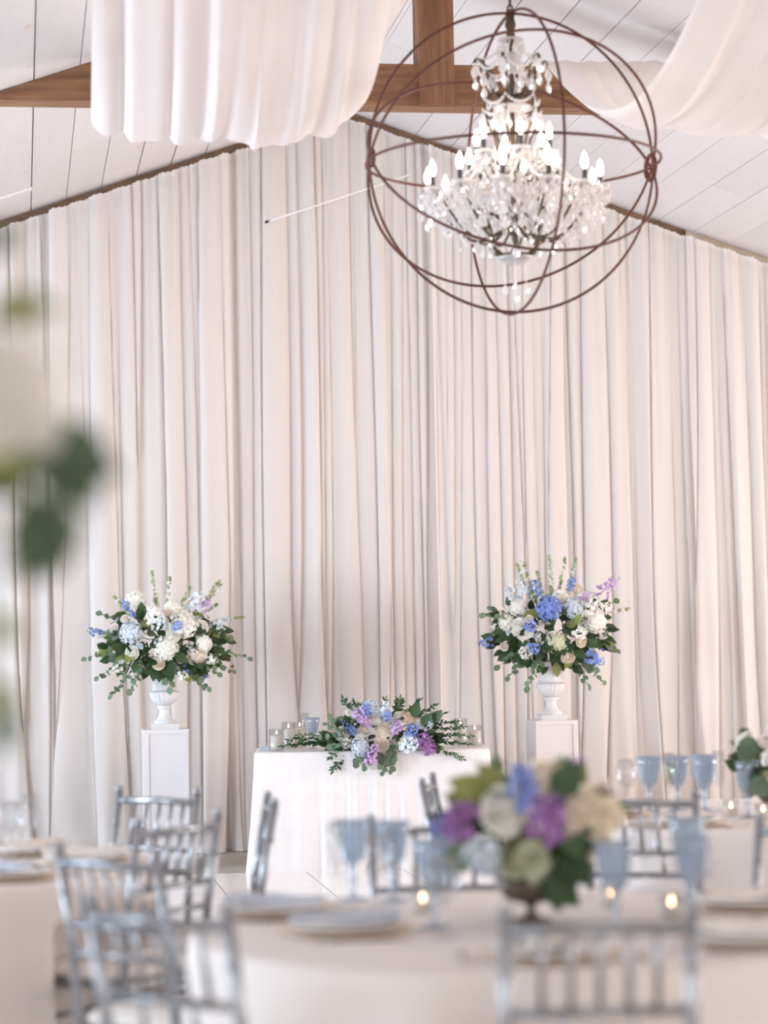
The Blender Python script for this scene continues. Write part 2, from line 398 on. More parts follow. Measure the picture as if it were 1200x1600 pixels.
# ------------------------------------------------------------------ wall of drapes
def drape(x0, x1, seed, label, y0=16.50, slit=0):
    rg = random.Random(seed); pad = .10
    kn = [x0-pad]
    while kn[-1] < x1+pad: kn.append(kn[-1] + rg.choice((rg.uniform(.035, .065), rg.uniform(.05, .10), rg.uniform(.09, .17))))
    kn = np.array(kn); nk = len(kn)
    lean = np.array([rg.gauss(0, .045) for _ in kn]); lean2 = np.array([rg.gauss(0, .09) for _ in kn])
    dep = np.clip(np.append(np.diff(kn), .1)*np.array([rg.uniform(.30, .75) for _ in kn]), .014, .08); gam = np.array([rg.choice((.45, .6, .8, 1.3, 1.7, 2.3)) for _ in kn])
    ph = np.array([rg.uniform(0, 6.28) for _ in kn])
    nu = int((x1-x0+2*pad)/.0095); p = np.linspace(x0-.04, x1+.04, nu)
    rows = np.concatenate([np.linspace(0, .06, 6)[:-1], np.linspace(.06, .9, 34)[:-1], np.linspace(.9, 1, 12)])
    fine = np.cumsum(np.array([rg.uniform(.75, 1.3) for _ in range(nu)]))
    v = []
    for t in rows:
        k = kn + lean*(1-t)**1.3 + lean2*max(0, .38-t)**1.5*2.2 + .012*np.sin(ph+5*t)
        k = np.maximum.accumulate(k + np.arange(nk)*1e-4)
        idx = np.clip(np.searchsorted(k, p)-1, 0, nk-2)
        w = np.maximum(k[idx+1]-k[idx], .02); s = np.clip((p-k[idx])/w, 0, 1)
        sp = s**gam[idx]
        amp = .38+.62*(1-t)**.55
        bulge = dep[idx]*amp*np.sin(PI*sp)**.65
        ripple = .006*np.sin(p*61+3*np.sin(p*9)+2*t)*(1-.5*t)
        gs = max(0, (t-.50)/.50)**1.2
        gather = gs*(.013*np.abs(np.sin(fine*.42))+.008*np.abs(np.sin(p*47+seed)))
        X = p - .13*w*np.sin(2*PI*s)*(1-.6*t)
        flare = .06*max(0, 1-t/.05)**1.5*(.4+.6*np.abs(np.sin(p*17+seed)))
        Y = y0 - bulge - ripple - gather - flare
        zt = RZ - SL*np.sqrt((p-RX)**2+.0004) - .060
        head = (.004*np.sin(fine*1.7)+.004*np.sin(fine*.37))*(1 if t > .999 else 0)
        Z = .006 + (zt-.006)*t + head
        if t > .985: Y = Y + .012*math.sin(PI*min(1, (t-.985)/.015))
        if slit and t < .42: X = X + slit*(.42-t)**1.2*np.clip((x0+.35-p)/.35 if slit > 0 else (p-x1+.35)/.35, 0, 1)
        v.append(np.stack([X, Y, np.maximum(Z, .004)], 1))
    v = np.concatenate(v); nr = len(rows)
    f = [(i*nu+j, i*nu+j+1, (i+1)*nu+j+1, (i+1)*nu+j) for i in range(nr-1) for j in range(nu-1)]
    cx = (x0+x1)/2; base = np.array([cx, y0, 0])
    mm = MB(); mm.v = [tuple(q) for q in (v-base)]; mm.f = f
    o = mm.build('curtain', MT['drape'], None, tuple(base))
    T(o, label, 'curtain', 'ivory curtains covering the end wall')
    return o
DR = [(-3.6, -2.35, 11, 'floor-length ivory curtain hanging beside the end wall, low under the eave', 16.52),
      (-2.35, -1.05, 12, 'floor-length ivory curtain hanging under the lower roof slope', 16.48),
      (-1.05, .26, 13, 'ivory curtain hanging under the air grille in the ceiling', 16.52),
      (.26, 1.40, 14, 'ivory curtain hanging behind the pedestal with the mostly white bouquet', 16.47),
      (1.40, 2.88, 15, 'ivory curtain behind the head table, crossed near its top by a white rod', 16.53),
      (2.88, 3.74, 16, 'ivory curtain behind the pedestal with the vivid blue hydrangea', 16.48),
      (3.74, 4.72, 17, 'ivory curtain below the joint where dark trim meets pale trim', 16.52),
      (4.72, 5.95, 18, 'ivory curtain hung under the pale trim, behind the small white table bouquet', 16.48),
      (5.95, 7.15, 19, 'ivory curtain under the pale trim, towards the window wall', 16.52),
      (7.15, 8.3, 20, 'ivory curtain under the pale trim, last before the window wall', 16.48)]
for (a, b, s_, lb, y0) in DR:
    drape(a, b, s_, lb, y0, slit=(-.25 if s_ == 14 else .12 if s_ == 15 else 0))
# thin white rod in front of the drapes
e = T(empty('drape_rod', (1.69, 16.22, 4.27)), 'thin white rod slanting across the top of the drapes behind the orb', 'rod')
MB().tube([(0, 0, 0), (.33, .03, .115), (.76, .07, .265), (1.0, .09, .35)], .0055, 8).build('rod', MT['white_plastic'], e)
MB().tube([(-.022, -.002, -.008), (0, 0, 0)], .0095, 8).build('end_cap', MT['black'], e)

# ------------------------------------------------------------------ ceiling swags
def swag(xa0, xb0, xa1, xb1, seed, label, lift, droop=.725):
    rg = random.Random(seed); nu, nv = 130, 70
    y0, y1, z0 = 12.56, 8.86, 4.53
    fr = [(rg.uniform(.6, 1.2), rg.uniform(0, 6.28), a) for a in (9, 17, 31)]
    v = []; u = np.linspace(0, 1, nu)
    kn = [0]
    while kn[-1] < 1: kn.append(kn[-1]+rg.uniform(.09, .2))
    kn = np.array(kn)/kn[-1]; dep = np.array([rg.uniform(.012, .05) for _ in kn])
    idx = np.clip(np.searchsorted(kn, u)-1, 0, len(kn)-2); s = (u-kn[idx])/(kn[idx+1]-kn[idx])
    fold = dep[idx]*np.sin(PI*s)**.8
    for j in range(nv):
        t = j/(nv-1); c = 4*t*(1-t)
        xa = xa0+(xa1-xa0)*t; xb = xb0+(xb1-xb0)*t
        sway = .03*np.sin(u*8+seed)*c
        X = xa+(xb-xa)*u + .018*np.sin(u*40+seed+3*t)*c
        g = .35+.65*c
        fine = sum(w*.006*np.sin(a*u*2.2+p+2*t) for (w, p, a) in fr)
        Z = z0 - droop*c*(1-.10*np.sin(u*3+seed)) - fold*g + fine + sway*.5 + lift(u)*c
        Y = y0+(y1-y0)*(t+.02*np.sin(u*11+seed)*c) - .04*np.sin(u*23+seed)*c
        # both ends are gathered over the beam
        v.append(np.stack([X, Y+0*u, Z], 1))
    v = np.concatenate(v); f = [(i*nu+j, i*nu+j+1, (i+1)*nu+j+1, (i+1)*nu+j) for i in range(nv-1) for j in range(nu-1)]
    base = np.array([(xa0+xb0)/2, (y0+y1)/2, z0])
    mm = MB(); mm.v = [tuple(q) for q in v-base]; mm.f = f
    o = mm.build('ceiling_swag', MT['sheer'], None, tuple(base))
    return T(o, label, 'swag', 'sheer swags under the ceiling')
swag(.40, 1.66, .30, 1.46, 3, 'sheer white ceiling swag with a scalloped fold, above the mostly white bouquet', lambda u: .12*np.clip((u-.72)/.28, 0, 1)**1.6)
swag(2.80, 4.15, 2.82, 4.15, 8, 'sheer white ceiling swag looping beside the chandelier, above the dark trim', lambda u: .03*np.clip((u-.6)/.4, 0, 1))

# ------------------------------------------------------------------ flowers
_cache = {}
def cached(key, fn):
    if key not in _cache: _cache[key] = fn()
    return _cache[key]
def rose_mesh(mt, seed):
    rg = random.Random(seed); m = MB()
    for l, (r, n, h, sp) in enumerate([(.13, 3, 1.14, 1.6), (.25, 3, 1.16, 1.4), (.38, 4, 1.14, 1.15), (.52, 4, 1.08, 1.05), (.67, 5, 1.0, .92), (.83, 5, .90, .85), (1.0, 6, .76, .80)]):
        q = l/6
        for k in range(n):
            a0 = 2*PI*k/n + l*.9 + rg.uniform(-.2, .2); hh = h*rg.uniform(.94, 1.05); vs_ = []
            for bi in range(5):
                b = bi/4
                for ai in range(5):
                    a = (ai/2-1)
                    rho = r*((1-q)*math.sin(PI*(.2+.56*b)) + q*(.35+.72*b**.7)) + .03*a*a*b
                    ang = a0 + a*sp*(1-.30*b**4)
                    z = -.58 + hh*b - .10*a*a*b*b - .12*q*max(0, b-.75)/.25
                    vs_.append((rho*math.cos(ang), rho*math.sin(ang), z))
            m.add(vs_, [(i*5+j, i*5+j+1, (i+1)*5+j+1, (i+1)*5+j) for i in range(4) for j in range(4)])
    m.lathe([(.94, -.16), (.80, -.02), (.64, .11), (.48, .21), (.33, .28), (.18, .30), (0, .28)], 14)
    return m.mesh('rose', MT[mt])
def floret(m, c, nrm, size, rg, petals=4):
    fr = frame_z(nrm, rg.uniform(0, 6.28)); c = Vector(c)
    for k in range(petals):
        q = fr @ Matrix.Rotation(2*PI*k/petals, 4, 'Z')
        pts = [(0, 0, 0), (.55, -.42, .16), (1.0, 0, .26), (.55, .42, .16)]
        m.add([c + (q @ Vector(p))*size for p in pts], [(0, 1, 2, 3)])
def hydrangea_mesh(mt, seed, n=72):
    rg = random.Random(seed); m = MB(); ga = PI*(3-5**.5)
    for i in range(n):
        z = 1 - 1.55*(i+.5)/n; r = math.sqrt(max(0, 1-z*z)); a = i*ga+rg.uniform(-.2, .2)
        d = Vector((r*math.cos(a), r*math.sin(a), z)); nn = (d+Vector((rg.gauss(0, .2), rg.gauss(0, .2), rg.gauss(0, .2)))).normalized()
        floret(m, Vector((d.x, d.y, d.z*.82))*rg.uniform(.84, .98), nn, .235, rg)
    m.lathe([(0, -.5), (.5, -.42), (.78, 0), (.6, .45), (.3, .62), (0, .66)], 10)
    return m.mesh('hydrangea', MT[mt])
def spike_mesh(mt, seed, n=19, wide=.34):
    rg = random.Random(seed); m = MB()
    for i in range(n):
        t = (i+.5)/n; a = i*2.4+rg.uniform(-.4, .4); r = wide*(1-.6*t)*rg.uniform(.55, 1.1); z = t+rg.uniform(-.06, .06)
        d = Vector((math.cos(a)+rg.gauss(0, .3), math.sin(a)+rg.gauss(0, .3), .35+rg.gauss(0, .3)))
        floret(m, (r*math.cos(a), r*math.sin(a), z), d, .19*(1-.45*t)*rg.uniform(.8, 1.15), rg, 5)
    m.tube([(0, 0, -.25), (0, 0, .95)], .02, 4)
    return m.mesh('flower_spike', MT[mt])
def leaf_mesh(mt, prof, curl=.10, fold=.10):
    """leaf along +X, prof = [(x, halfwidth)]"""
    m = MB(); vs_ = []
    for (x, w) in prof:
        z = -curl*x*x
        vs_ += [(x, -w, z+fold*w), (x, 0, z-.02), (x, w, z+fold*w)]
    fs = []
    for i in range(len(prof)-1):
        for j in range(2): fs.append((i*3+j, (i+1)*3+j, (i+1)*3+j+1, i*3+j+1))
    m.add(vs_, fs)
    return m.mesh('leaf', MT[mt])
P_EUCA = [(0, .012), (.12, .20), (.32, .40), (.58, .46), (.80, .34), (.94, .16), (1, .02)]
P_SALAL = [(0, .012), (.12, .16), (.3, .30), (.5, .33), (.72, .23), (.9, .08), (1, .01)]
P_RUSC = [(0, .01), (.2, .13), (.45, .19), (.75, .11), (1, .005)]
def leafm(kind):
    mt, pr = {'euca': ('euca', P_EUCA), 'salal': ('salal', P_SALAL), 'olive': ('olive', P_SALAL), 'ruscus': ('ruscus', P_RUSC), 'brown': ('brown_leaf', P_EUCA)}[kind]
    return cached(('leaf', kind), lambda: leaf_mesh(mt, pr))
FN = {'rose': (rose_mesh, 3), 'hydrangea': (hydrangea_mesh, 2), 'spike': (spike_mesh, 2)}
PNAME = {'rose': 'rose', 'hydrangea': 'hydrangea', 'spike': 'flower_spike'}
LBL = {'wht': 'white', 'cream': 'cream', 'blush': 'blush', 'bluep': 'vivid blue', 'palebl': 'pale blue', 'lilac': 'lilac', 'purple': 'purple', 'pgreen': 'pale green'}
class Bouquet:
    def __init__(s, loc, label, seed, rz=0):
        s.root = T(empty('flower_arrangement', loc, rz), label, 'flowers'); s.rg = random.Random(seed)
    def flower(s, kind, mt, pos, d, size):
        fn, nvar = FN[kind]; k = s.rg.randrange(nvar)
        me = cached((kind, mt, k), lambda: fn(mt, k+7))
        o = put(PNAME[kind], me, s.root, None, L(pos) @ frame_z(d, s.rg.uniform(0, 6.28)) @ S(size))
        o['label'] = LBL[mt]+' '+PNAME[kind].replace('_', ' '); return o
    def leaf(s, kind, pos, d, n, size, parent=None):
        return put('leaf', leafm(kind), parent or s.root, None, L(pos) @ frame_x(d, n) @ S(size))
    def spray(s, kind, base, d, length, n, size, droop=.4, joined=False, name='eucalyptus_spray'):
        rg = s.rg; d = Vector(d).normalized(); base = Vector(base)
        pt = lambda t: base + d*(length*t) + Vector((0, 0, -droop*length*t*t))
        stem = MB().tube([pt(i/7) for i in range(8)], [.0028*(1-.6*i/7) for i in range(8)], 5).build(name, MT['stem'], s.root)
        mj = MB(); lm = leafm(kind)
        lv = [v.co.copy() for v in lm.vertices]; lf = [tuple(p.vertices) for p in lm.polygons]
        for i in range(n):
            t = .18+.82*(i+.6)/n; p = pt(t); tg = (pt(min(1, t+.05))-pt(t-.05)).normalized()
            side = tg.cross(Vector((0, 0, 1)));
            if side.length < .1: side = tg.cross(Vector((0, 1, 0)))
            side.normalize(); up = side.cross(tg)
            a = (i % 2)*PI + rg.uniform(-.7, .7)
            out = side*math.cos(a) + up*math.sin(a)
            dd = (tg*rg.uniform(.35, .8)+out).normalized() if i < n-1 else tg
            nn = Vector((rg.gauss(0, .45), -1+rg.gauss(0, .35), .45+rg.gauss(0, .4))).normalized()
            k = size*rg.uniform(.75, 1.1)*(1-.3*t)
            M4 = L(p) @ frame_x(dd, nn) @ S(k)
            if joined: mj.add([M4 @ q for q in lv], lf)
            else: put('leaf', lm, stem, None, M4)
        if joined: mj.build('leaves', lm.materials[0], stem)
        return stem
    def sprig(s, base, tip, mt='wht', n=64, size=.0125):
        """upright wispy stem with small buds"""
        rg = s.rg; a = Vector(base); b = Vector(tip); mid = (a+b)/2+Vector((rg.uniform(-.015, .015), 0, .01))
        pt = lambda t: a*(1-t)**2+mid*2*t*(1-t)+b*t*t
        stem = MB().tube([pt(i/7) for i in range(8)], [.0026*(1-.6*i/7) for i in range(8)], 5).build('flower_sprig', MT['stem'], s.root)
        m1, m2 = MB(), MB()
        for i in range(n):
            t = .30+.70*i/n; p = pt(t); o = Vector((rg.gauss(0, 1), rg.gauss(0, 1), rg.gauss(.4, .6))).normalized()
            q = p+o*rg.uniform(.008, .028)*(1.15-.8*t)
            m1.tube([p, q], .0009, 3)
            floret(m2 if rg.random() < .55 and t < .9 else m1, q, o, size*rg.uniform(.7, 1.2), rg, 4)
        m1.build('green_buds', MT['bud'], stem); m2.build('blossoms', MT[mt], stem)
        return stem
U = 1/242.0      # metres per step of the layout lists below (about 4 mm)
def urn_bouquet(loc, label, seed, flowers, sprigs, euca, rx, rz_):
    """layout lists give (sideways, up) steps from the bouquet's heart; depth follows a dome"""
    b = Bouquet(loc, label, seed); rg = b.rg; ry = .30
    def dome(dx, dz, k=1.0):
        e = min(.97, (dx/rx)**2+(dz/rz_)**2); return Vector((dx, -ry*math.sqrt(1-e)*k, dz))
    for (kind, mt, px, py, size) in flowers:
        p = dome(px*U, py*U); d = Vector((p.x/rx*.9, -1.0, p.z/rz_*.8+.15)); b.flower(kind, mt, p, d, size)
    for (px, py, mt) in sprigs:
        tip = Vector((px*U, rg.uniform(-.08, .08), py*U)); base = Vector((px*U*.35, -.02, .06 if py > 25 else .02)); b.sprig(base, tip, mt)
    for (px, py, n) in euca:
        tip = Vector((px*U, rg.uniform(-.22, -.02), py*U)); base = Vector((px*U*.25, -.12, py*U*.2-.02)); d = tip-base
        b.spray('euca', base, d, d.length*1.06, int(n*1.5), .066, .12)
    # dark foliage filling the dome on all sides
    for i in range(230):
        z = rg.uniform(-1, .75); a = rg.uniform(0, 2*PI); r = math.sqrt(max(.02, 1-z*z))
        if rg.random() < .6 and math.sin(a) > 0: a = -a
        d = Vector((r*math.cos(a), r*math.sin(a), z)); k = rg.uniform(.6, 1.0)
        p = Vector((d.x*rx*k, d.y*ry*k, d.z*rz_*k-.01))
        dd = Vector((d.x+rg.gauss(0, .5), d.y+rg.gauss(0, .5), d.z*.6+rg.gauss(-.25, .45)))
        b.leaf('salal' if rg.random() < .88 else 'olive', p, dd, (d.x*.5+rg.gauss(0, .3), d.y-.5, d.z*.5+.4), rg.uniform(.07, .115))
    # small filler blossoms and spray roses
    for i in range(26):
        z = rg.uniform(-.75, .7); a = rg.uniform(PI, 2*PI) if rg.random() < .75 else rg.uniform(0, PI); r = math.sqrt(1-z*z)
        d = Vector((r*math.cos(a), r*math.sin(a), z)); p = Vector((d.x*rx*.92, d.y*ry*.95, d.z*rz_*.92))
        mt = rg.choice(('wht', 'wht', 'blush', 'cream', 'palebl'))
        if rg.random() < .5: b.flower('rose', mt, p, d, rg.uniform(.016, .022))
        else: b.flower('spike', rg.choice(('wht', 'palebl', 'wht')), p*.9, d, rg.uniform(.06, .09))
    # stems gathered down into the urn
    m = MB()
    for i in range(9):
        a = i*.7; m.tube([(.12*math.cos(a), .1*math.sin(a), -.02), (.03*math.cos(a), .03*math.sin(a), -.26)], .005, 5)
    m.build('stems', MT['stem'], b.root)
    return b
FL_A = [('hydrangea', 'wht', -44, 60, .070), ('hydrangea', 'wht', 28, 20, .085), ('hydrangea', 'wht', -2, -14, .078), ('hydrangea', 'palebl', -53, 10, .078),
        ('rose', 'wht', -52, -20, .045), ('rose', 'wht', 57, 18, .042), ('rose', 'wht', 10, 5, .045), ('hydrangea', 'wht', 58, -8, .055), ('rose', 'cream', -12, -38, .04),
        ('hydrangea', 'cream', 45, -28, .06), ('spike', 'wht', -65, -40, .13), ('rose', 'wht', -66, -40, .04), ('spike', 'wht', -45, -50, .10), ('spike', 'wht', 22, -48, .13), ('hydrangea', 'wht', 12, 48, .055),
        ('spike', 'bluep', -56, 48, .09), ('spike', 'bluep', -100, 10, .10), ('spike', 'bluep', 16, 16, .11), ('spike', 'bluep', 30, -44, .08), ('spike', 'bluep', 58, -52, .08), ('spike', 'bluep', -48, 36, .07),
        ('spike', 'palebl', 40, 48, .16), ('spike', 'palebl', 78, 20, .12), ('spike', 'lilac', 56, 44, .12), ('spike', 'wht', -18, 32, .15), ('spike', 'palebl', -8, 22, .13),
        ('rose', 'blush', -78, 18, .032), ('rose', 'blush', -62, 32, .028), ('rose', 'blush', 2, 40, .028), ('rose', 'blush', -3, 28, .026), ('rose', 'blush', -20, -22, .03), ('rose', 'blush', 22, -32, .026), ('spike', 'wht', 62, -30, .12)]
SP_A = [(-16, 106, 'wht'), (10, 96, 'wht'), (43, 80, 'wht'), (89, 90, 'wht'), (92, 84, 'wht'), (126, 32, 'wht'), (-76, 66, 'wht'), (84, 52, 'palebl')]
EU_A = [(-118, -16, 7), (-92, 48, 8), (-86, 18, 7), (-80, -72, 8), (-52, -66, 8), (-100, -46, 6), (122, -20, 8), (95, 8, 6), (76, -44, 8), (52, -62, 8), (64, -66, 7), (-22, 18, 6), (32, -10, 5), (-25, -40, 6), (5, -66, 6), (100, -40, 6)]
FL_B = [('hydrangea', 'bluep', -14, 34, .088), ('hydrangea', 'palebl', 27, 33, .078), ('rose', 'wht', 11, 51, .058), ('hydrangea', 'wht', 64, 48, .062), ('hydrangea', 'wht', 61, 12, .078), ('spike', 'wht', 48, 28, .16), ('spike', 'wht', 66, 26, .15),
        ('hydrangea', 'wht', -58, 36, .062), ('hydrangea', 'wht', -78, 14, .055), ('rose', 'wht', -62, 10, .042), ('hydrangea', 'pgreen', -6, -19, .068), ('spike', 'wht', 28, -5, .13), ('rose', 'blush', 88, 22, .045), ('rose', 'cream', 42, 66, .045),
        ('spike', 'bluep', -42, 6, .12), ('spike', 'bluep', -36, -26, .13), ('spike', 'bluep', 52, -40, .16), ('spike', 'bluep', 82, -28, .09), ('spike', 'bluep', -100, -18, .12), ('spike', 'lilac', 80, 56, .17), ('spike', 'bluep', 30, 66, .10), ('spike', 'lilac', 44, 44, .11), ('spike', 'bluep', -24, 60, .12),
        ('rose', 'cream', 18, -42, .05), ('rose', 'cream', 36, -18, .04), ('rose', 'blush', -80, -24, .03), ('spike', 'wht', -48, -30, .14), ('rose', 'blush', -46, 18, .028), ('rose', 'wht', -47, -4, .03), ('spike', 'palebl', -62, 54, .13), ('spike', 'palebl', -46, 60, .13)]
SP_B = [(-52, 106, 'palebl'), (-38, 108, 'palebl'), (-20, 94, 'wht'), (-2, 118, 'wht'), (26, 116, 'wht'), (49, 116, 'palebl'), (133, 32, 'wht'), (8, 84, 'wht')]
EU_B = [(-110, 34, 7), (-95, 44, 6), (-86, -44, 8), (-46, -76, 8), (-70, -62, 7), (98, 52, 6), (98, -24, 7), (76, -70, 9), (56, -78, 8), (64, -50, 7), (22, 6, 5), (-30, -8, 6), (8, -56, 6), (30, -34, 6), (-20, -38, 6), (-30, 62, 5)]
UA, UB = (.905, 15.55), (3.425, 15.52)
# urns and pedestals
def urn(loc, label):
    e = T(empty('urn', loc), label, 'urn', 'white urns on pedestals')
    MB().box((0, 0, .0175), (.165, .165, .035)).build('plinth', MT['urn'], e, smooth=False)
    MB().lathe([(.074, .035), (.070, .050), (.052, .062), (.038, .082), (.034, .112), (.036, .128), (.048, .134), (.050, .144), (.036, .150)], 28).build('foot', MT['urn'], e)
    MB().lathe([(.036, .150), (.062, .165), (.086, .190), (.096, .215), (.098, .228), (.100, .236), (.090, .238), (.088, .23), (.06, .18)], 72, flute=18, famp=.09, frange=(.16, .229)).build('fluted_bowl', MT['urn'], e)
    MB().lathe([(.078, .236), (.076, .26), (.078, .34), (.086, .372), (.090, .380), (.084, .380), (.074, .34), (.072, .25)], 32).build('neck', MT['urn'], e)
    return e
def pedestal(loc, label):
    e = T(empty('pedestal', loc), label, 'pedestal', 'white box pedestals'); w, h = .275, .872
    MB().box((0, 0, h/2), (w, w, h)).build('body', MT['white'], e, smooth=False)
    for k in range(4):
        q = Matrix.Rotation(k*PI/2, 3, 'Z'); m = MB()
        for s_ in (-1, 1):
            m.box(q @ Vector((s_*(w/2-.013), -w/2-.003, h/2)), (.026, .008, h), q.to_4x4().to_3x3())
            m.box(q @ Vector((0, -w/2-.003, .013 if s_ < 0 else h-.009)), (w-.052, .008, .026 if s_ < 0 else .018), q)
        m.build('panel_frame', MT['white'], e, smooth=False)
    MB().box((0, 0, h+.004), (w+.014, w+.014, .008)).build('cap', MT['white'], e, smooth=False)
    return e
pedestal((UA[0], UA[1], 0), 'white panelled box pedestal under the urn with the mostly white bouquet')
pedestal((UB[0], UB[1], 0), 'white panelled box pedestal under the urn with the vivid blue hydrangea')
urn((UA[0], UA[1], .880), 'white fluted urn holding the mostly white bouquet with pale blue hydrangea')
urn((UB[0], UB[1], .880), 'white fluted urn holding the bouquet with the vivid blue hydrangea')
bqa = urn_bouquet((UA[0], UA[1], 1.455), 'tall mostly white bouquet with pale blue hydrangea and eucalyptus in a white urn', 21, FL_A, SP_A, EU_A, .40, .25)
for i in range(14): bqa.leaf('brown', (.33+.09*math.sin(i*2.3), -.12, -.14+.07*math.cos(i*1.7)), (math.cos(i), -.3, math.sin(i*1.3)-.4), (0, -1, .3), .026)
urn_bouquet((UB[0], UB[1], 1.465), 'tall bouquet with one vivid blue hydrangea and white hydrangeas in a white urn', 33, FL_B, SP_B, EU_B, .40, .25)

# ------------------------------------------------------------------ head table
HT = (2.18, 15.18); HA = R(-7.0)
def rect_table(loc, rz, w, d, h, label):
    e = T(empty('rectangular_table', (*loc, 0), rz), label, 'table')
    MB().box((0, 0, h-.015), (w-.09, d-.09, .03)).build('tabletop', MT['trim2'], e, smooth=False)
    for sx in (-1, 1):
        for sy in (-1, 1): MB().tube([(sx*(w/2-.08), sy*(d/2-.08), 0), (sx*(w/2-.08), sy*(d/2-.08), h-.03)], .018, 8).build('leg', MT['steel'], e)
    return e
HH = .742
rect_table(HT, HA, 1.44, .72, HH, 'rectangular head table hidden under a floor-length white satin cloth')
def rect_cloth(loc, rz, w, d, h, label):
    rg = random.Random(4); n = 240; rows = [0, .15, .35, .6, .8, 1.0]
    m = MB(); vs_ = []
    def perim(k, grow, cr):
        # rounded rectangle sampled by angle
        a = 2*PI*k/n; c, s_ = math.cos(a), math.sin(a); p = 24
        r = 1/((abs(c)/(w/2+grow))**p+(abs(s_)/(d/2+grow))**p)**(1/p)
        return r*c, r*s_, a
    ringz = [(0, 0, h+.004), (.006, 0, h+.002), (.012, 0, h-.008)]
    rings = []
    for g in (-.30, -.08, -.02): rings.append([(*perim(k, g, 0)[:2], h+.004) for k in range(n)])
    rings.append([(*perim(k, .004, 0)[:2], h+.001) for k in range(n)])
    rings.append([(*perim(k, .010, 0)[:2], h-.010) for k in range(n)])
    for t in (.08, .2, .35, .5, .65, .8, .92, 1.0):
        row = []
        for k in range(n):
            x, y, a = perim(k, .012, 0)
            cor = max(0, (abs(x)/(w/2)+abs(y)/(d/2))-1.62)/.38
            q = math.hypot(x, y); out = t*(.010+.045*cor**1.2)+.012*t*math.sin(a*23+1.5*math.sin(a*5))+.006*t*math.sin(a*61)
            out += .03*t*cor*math.sin(a*37)
            row.append((x+x/q*out, y+y/q*out, (h-.012)*(1-t)+.006+(.005*abs(math.sin(a*31)) if t == 1 else 0)))
        rings.append(row)
    for r_ in rings: vs_ += r_
    fs = [(i*n+k, i*n+(k+1) % n, (i+1)*n+(k+1) % n, (i+1)*n+k) for i in range(len(rings)-1) for k in range(n)]
    fs = [tuple(reversed(f)) for f in fs]; fs.append(tuple(range(n)))
    o = MB().add(vs_, fs).build('tablecloth', MT['satin'], None, (*loc, 0)); o.rotation_euler = (0, 0, rz)
    return T(o, label, 'tablecloth')
rect_cloth(HT, HA, 1.44, .72, HH, 'white satin cloth falling to the floor over the rectangular head table')
def hpos(lx, ly, z=0):
    c, s_ = math.cos(HA), math.sin(HA); return (HT[0]+lx*c-ly*s_, HT[1]+lx*s_+ly*c, HH+.0055+z)
def pillar(loc, label, vh, vr, ch, cr):
    e = T(empty('hurricane_candle', loc), label, 'candle', 'pillar candles in glass hurricanes')
    MB().lathe([(vr*.98, 0), (vr, .004), (vr, vh), (vr-.003, vh), (vr-.003, .006), (0, .006)], 28).build('glass_cylinder', MT['clear'], e)
    c = MB().lathe([(cr, .008), (cr, ch-.004), (cr-.004, ch), (cr*.5, ch-.006), (0, ch-.006)], 24).build('pillar_candle', MT['wax'], e)
    MB().tube([(0, 0, ch-.006), (.001, 0, ch+.010)], .0012, 5).build('wick', MT['black'], c)
    MB().lathe([(0, ch+.008), (.0045, ch+.015), (.003, ch+.026), (0, ch+.036)], 8).build('flame', MT['flame'], c)
    return e
pillar(hpos(-.590, -.24), 'short glass hurricane with pillar candle beside the blue napkin on the head table', .135, .050, .095, .039)
pillar(hpos(-.520, .10), 'tall glass hurricane with pillar candle, behind the short hurricane and beside the ruscus', .165, .044, .12, .036)
pillar(hpos(-.450, .18), 'glass hurricane with warm glowing pillar candle next to the champagne flute', .16, .042, .125, .034)
pillar(hpos(.575, .12), 'taller glass hurricane with glowing pillar candle at the ruscus tip', .165, .046, .125, .038)
pillar(hpos(.655, -.06), 'short glass hurricane with pillar candle at the bare end of the head table', .13, .046, .095, .038)
def goblet_meshes():
    return dict(
        bowl=MB().lathe([(.0, .085), (.018, .088), (.030, .105), (.036, .135), (.040, .165), (.046, .195), (.0445, .195), (.038, .165), (.033, .135), (.026, .108), (0, .092)], 20, flute=10, famp=.05, frange=(.1, .17)).mesh('bowl', MT['blue']),
        stem=MB().lathe([(.007, .006), (.006, .03), (.011, .05), (.007, .062), (.010, .086)], 12).mesh('stem', MT['blue']),
        foot=MB().lathe([(.036, 0), (.036, .003), (.012, .007), (0, .008)], 20).mesh('foot', MT['blue']))
def flute_meshes():
    return dict(
        bowl=MB().lathe([(0, .09), (.012, .095), (.021, .125), (.024, .165), (.0225, .225), (.0215, .225), (.0225, .165), (.019, .125), (0, .10)], 18).mesh('bowl', MT['clear']),
        stem=MB().lathe([(.004, .004), (.0035, .05), (.006, .092)], 10).mesh('stem', MT['clear']),
        foot=MB().lathe([(.031, 0), (.031, .002), (.006, .005), (0, .006)], 18).mesh('foot', MT['clear']))
def wine_meshes():
    return dict(
        bowl=MB().lathe([(0, .085), (.022, .090), (.036, .115), (.039, .145), (.034, .195), (.033, .195), (.037, .145), (.034, .117), (0, .09)], 20).mesh('bowl', MT['clear']),
        stem=MB().lathe([(.005, .004), (.004, .05), (.008, .087)], 10).mesh('stem', MT['clear']),
        foot=MB().lathe([(.034, 0), (.034, .002), (.006, .005), (0, .006)], 18).mesh('foot', MT['clear']))
GL = {'goblet': goblet_meshes(), 'flute': flute_meshes(), 'wine': wine_meshes()}
GN = {'goblet': ('blue_goblet', 'goblet'), 'flute': ('champagne_flute', 'flute'), 'wine': ('wine_glass', 'wine glass')}
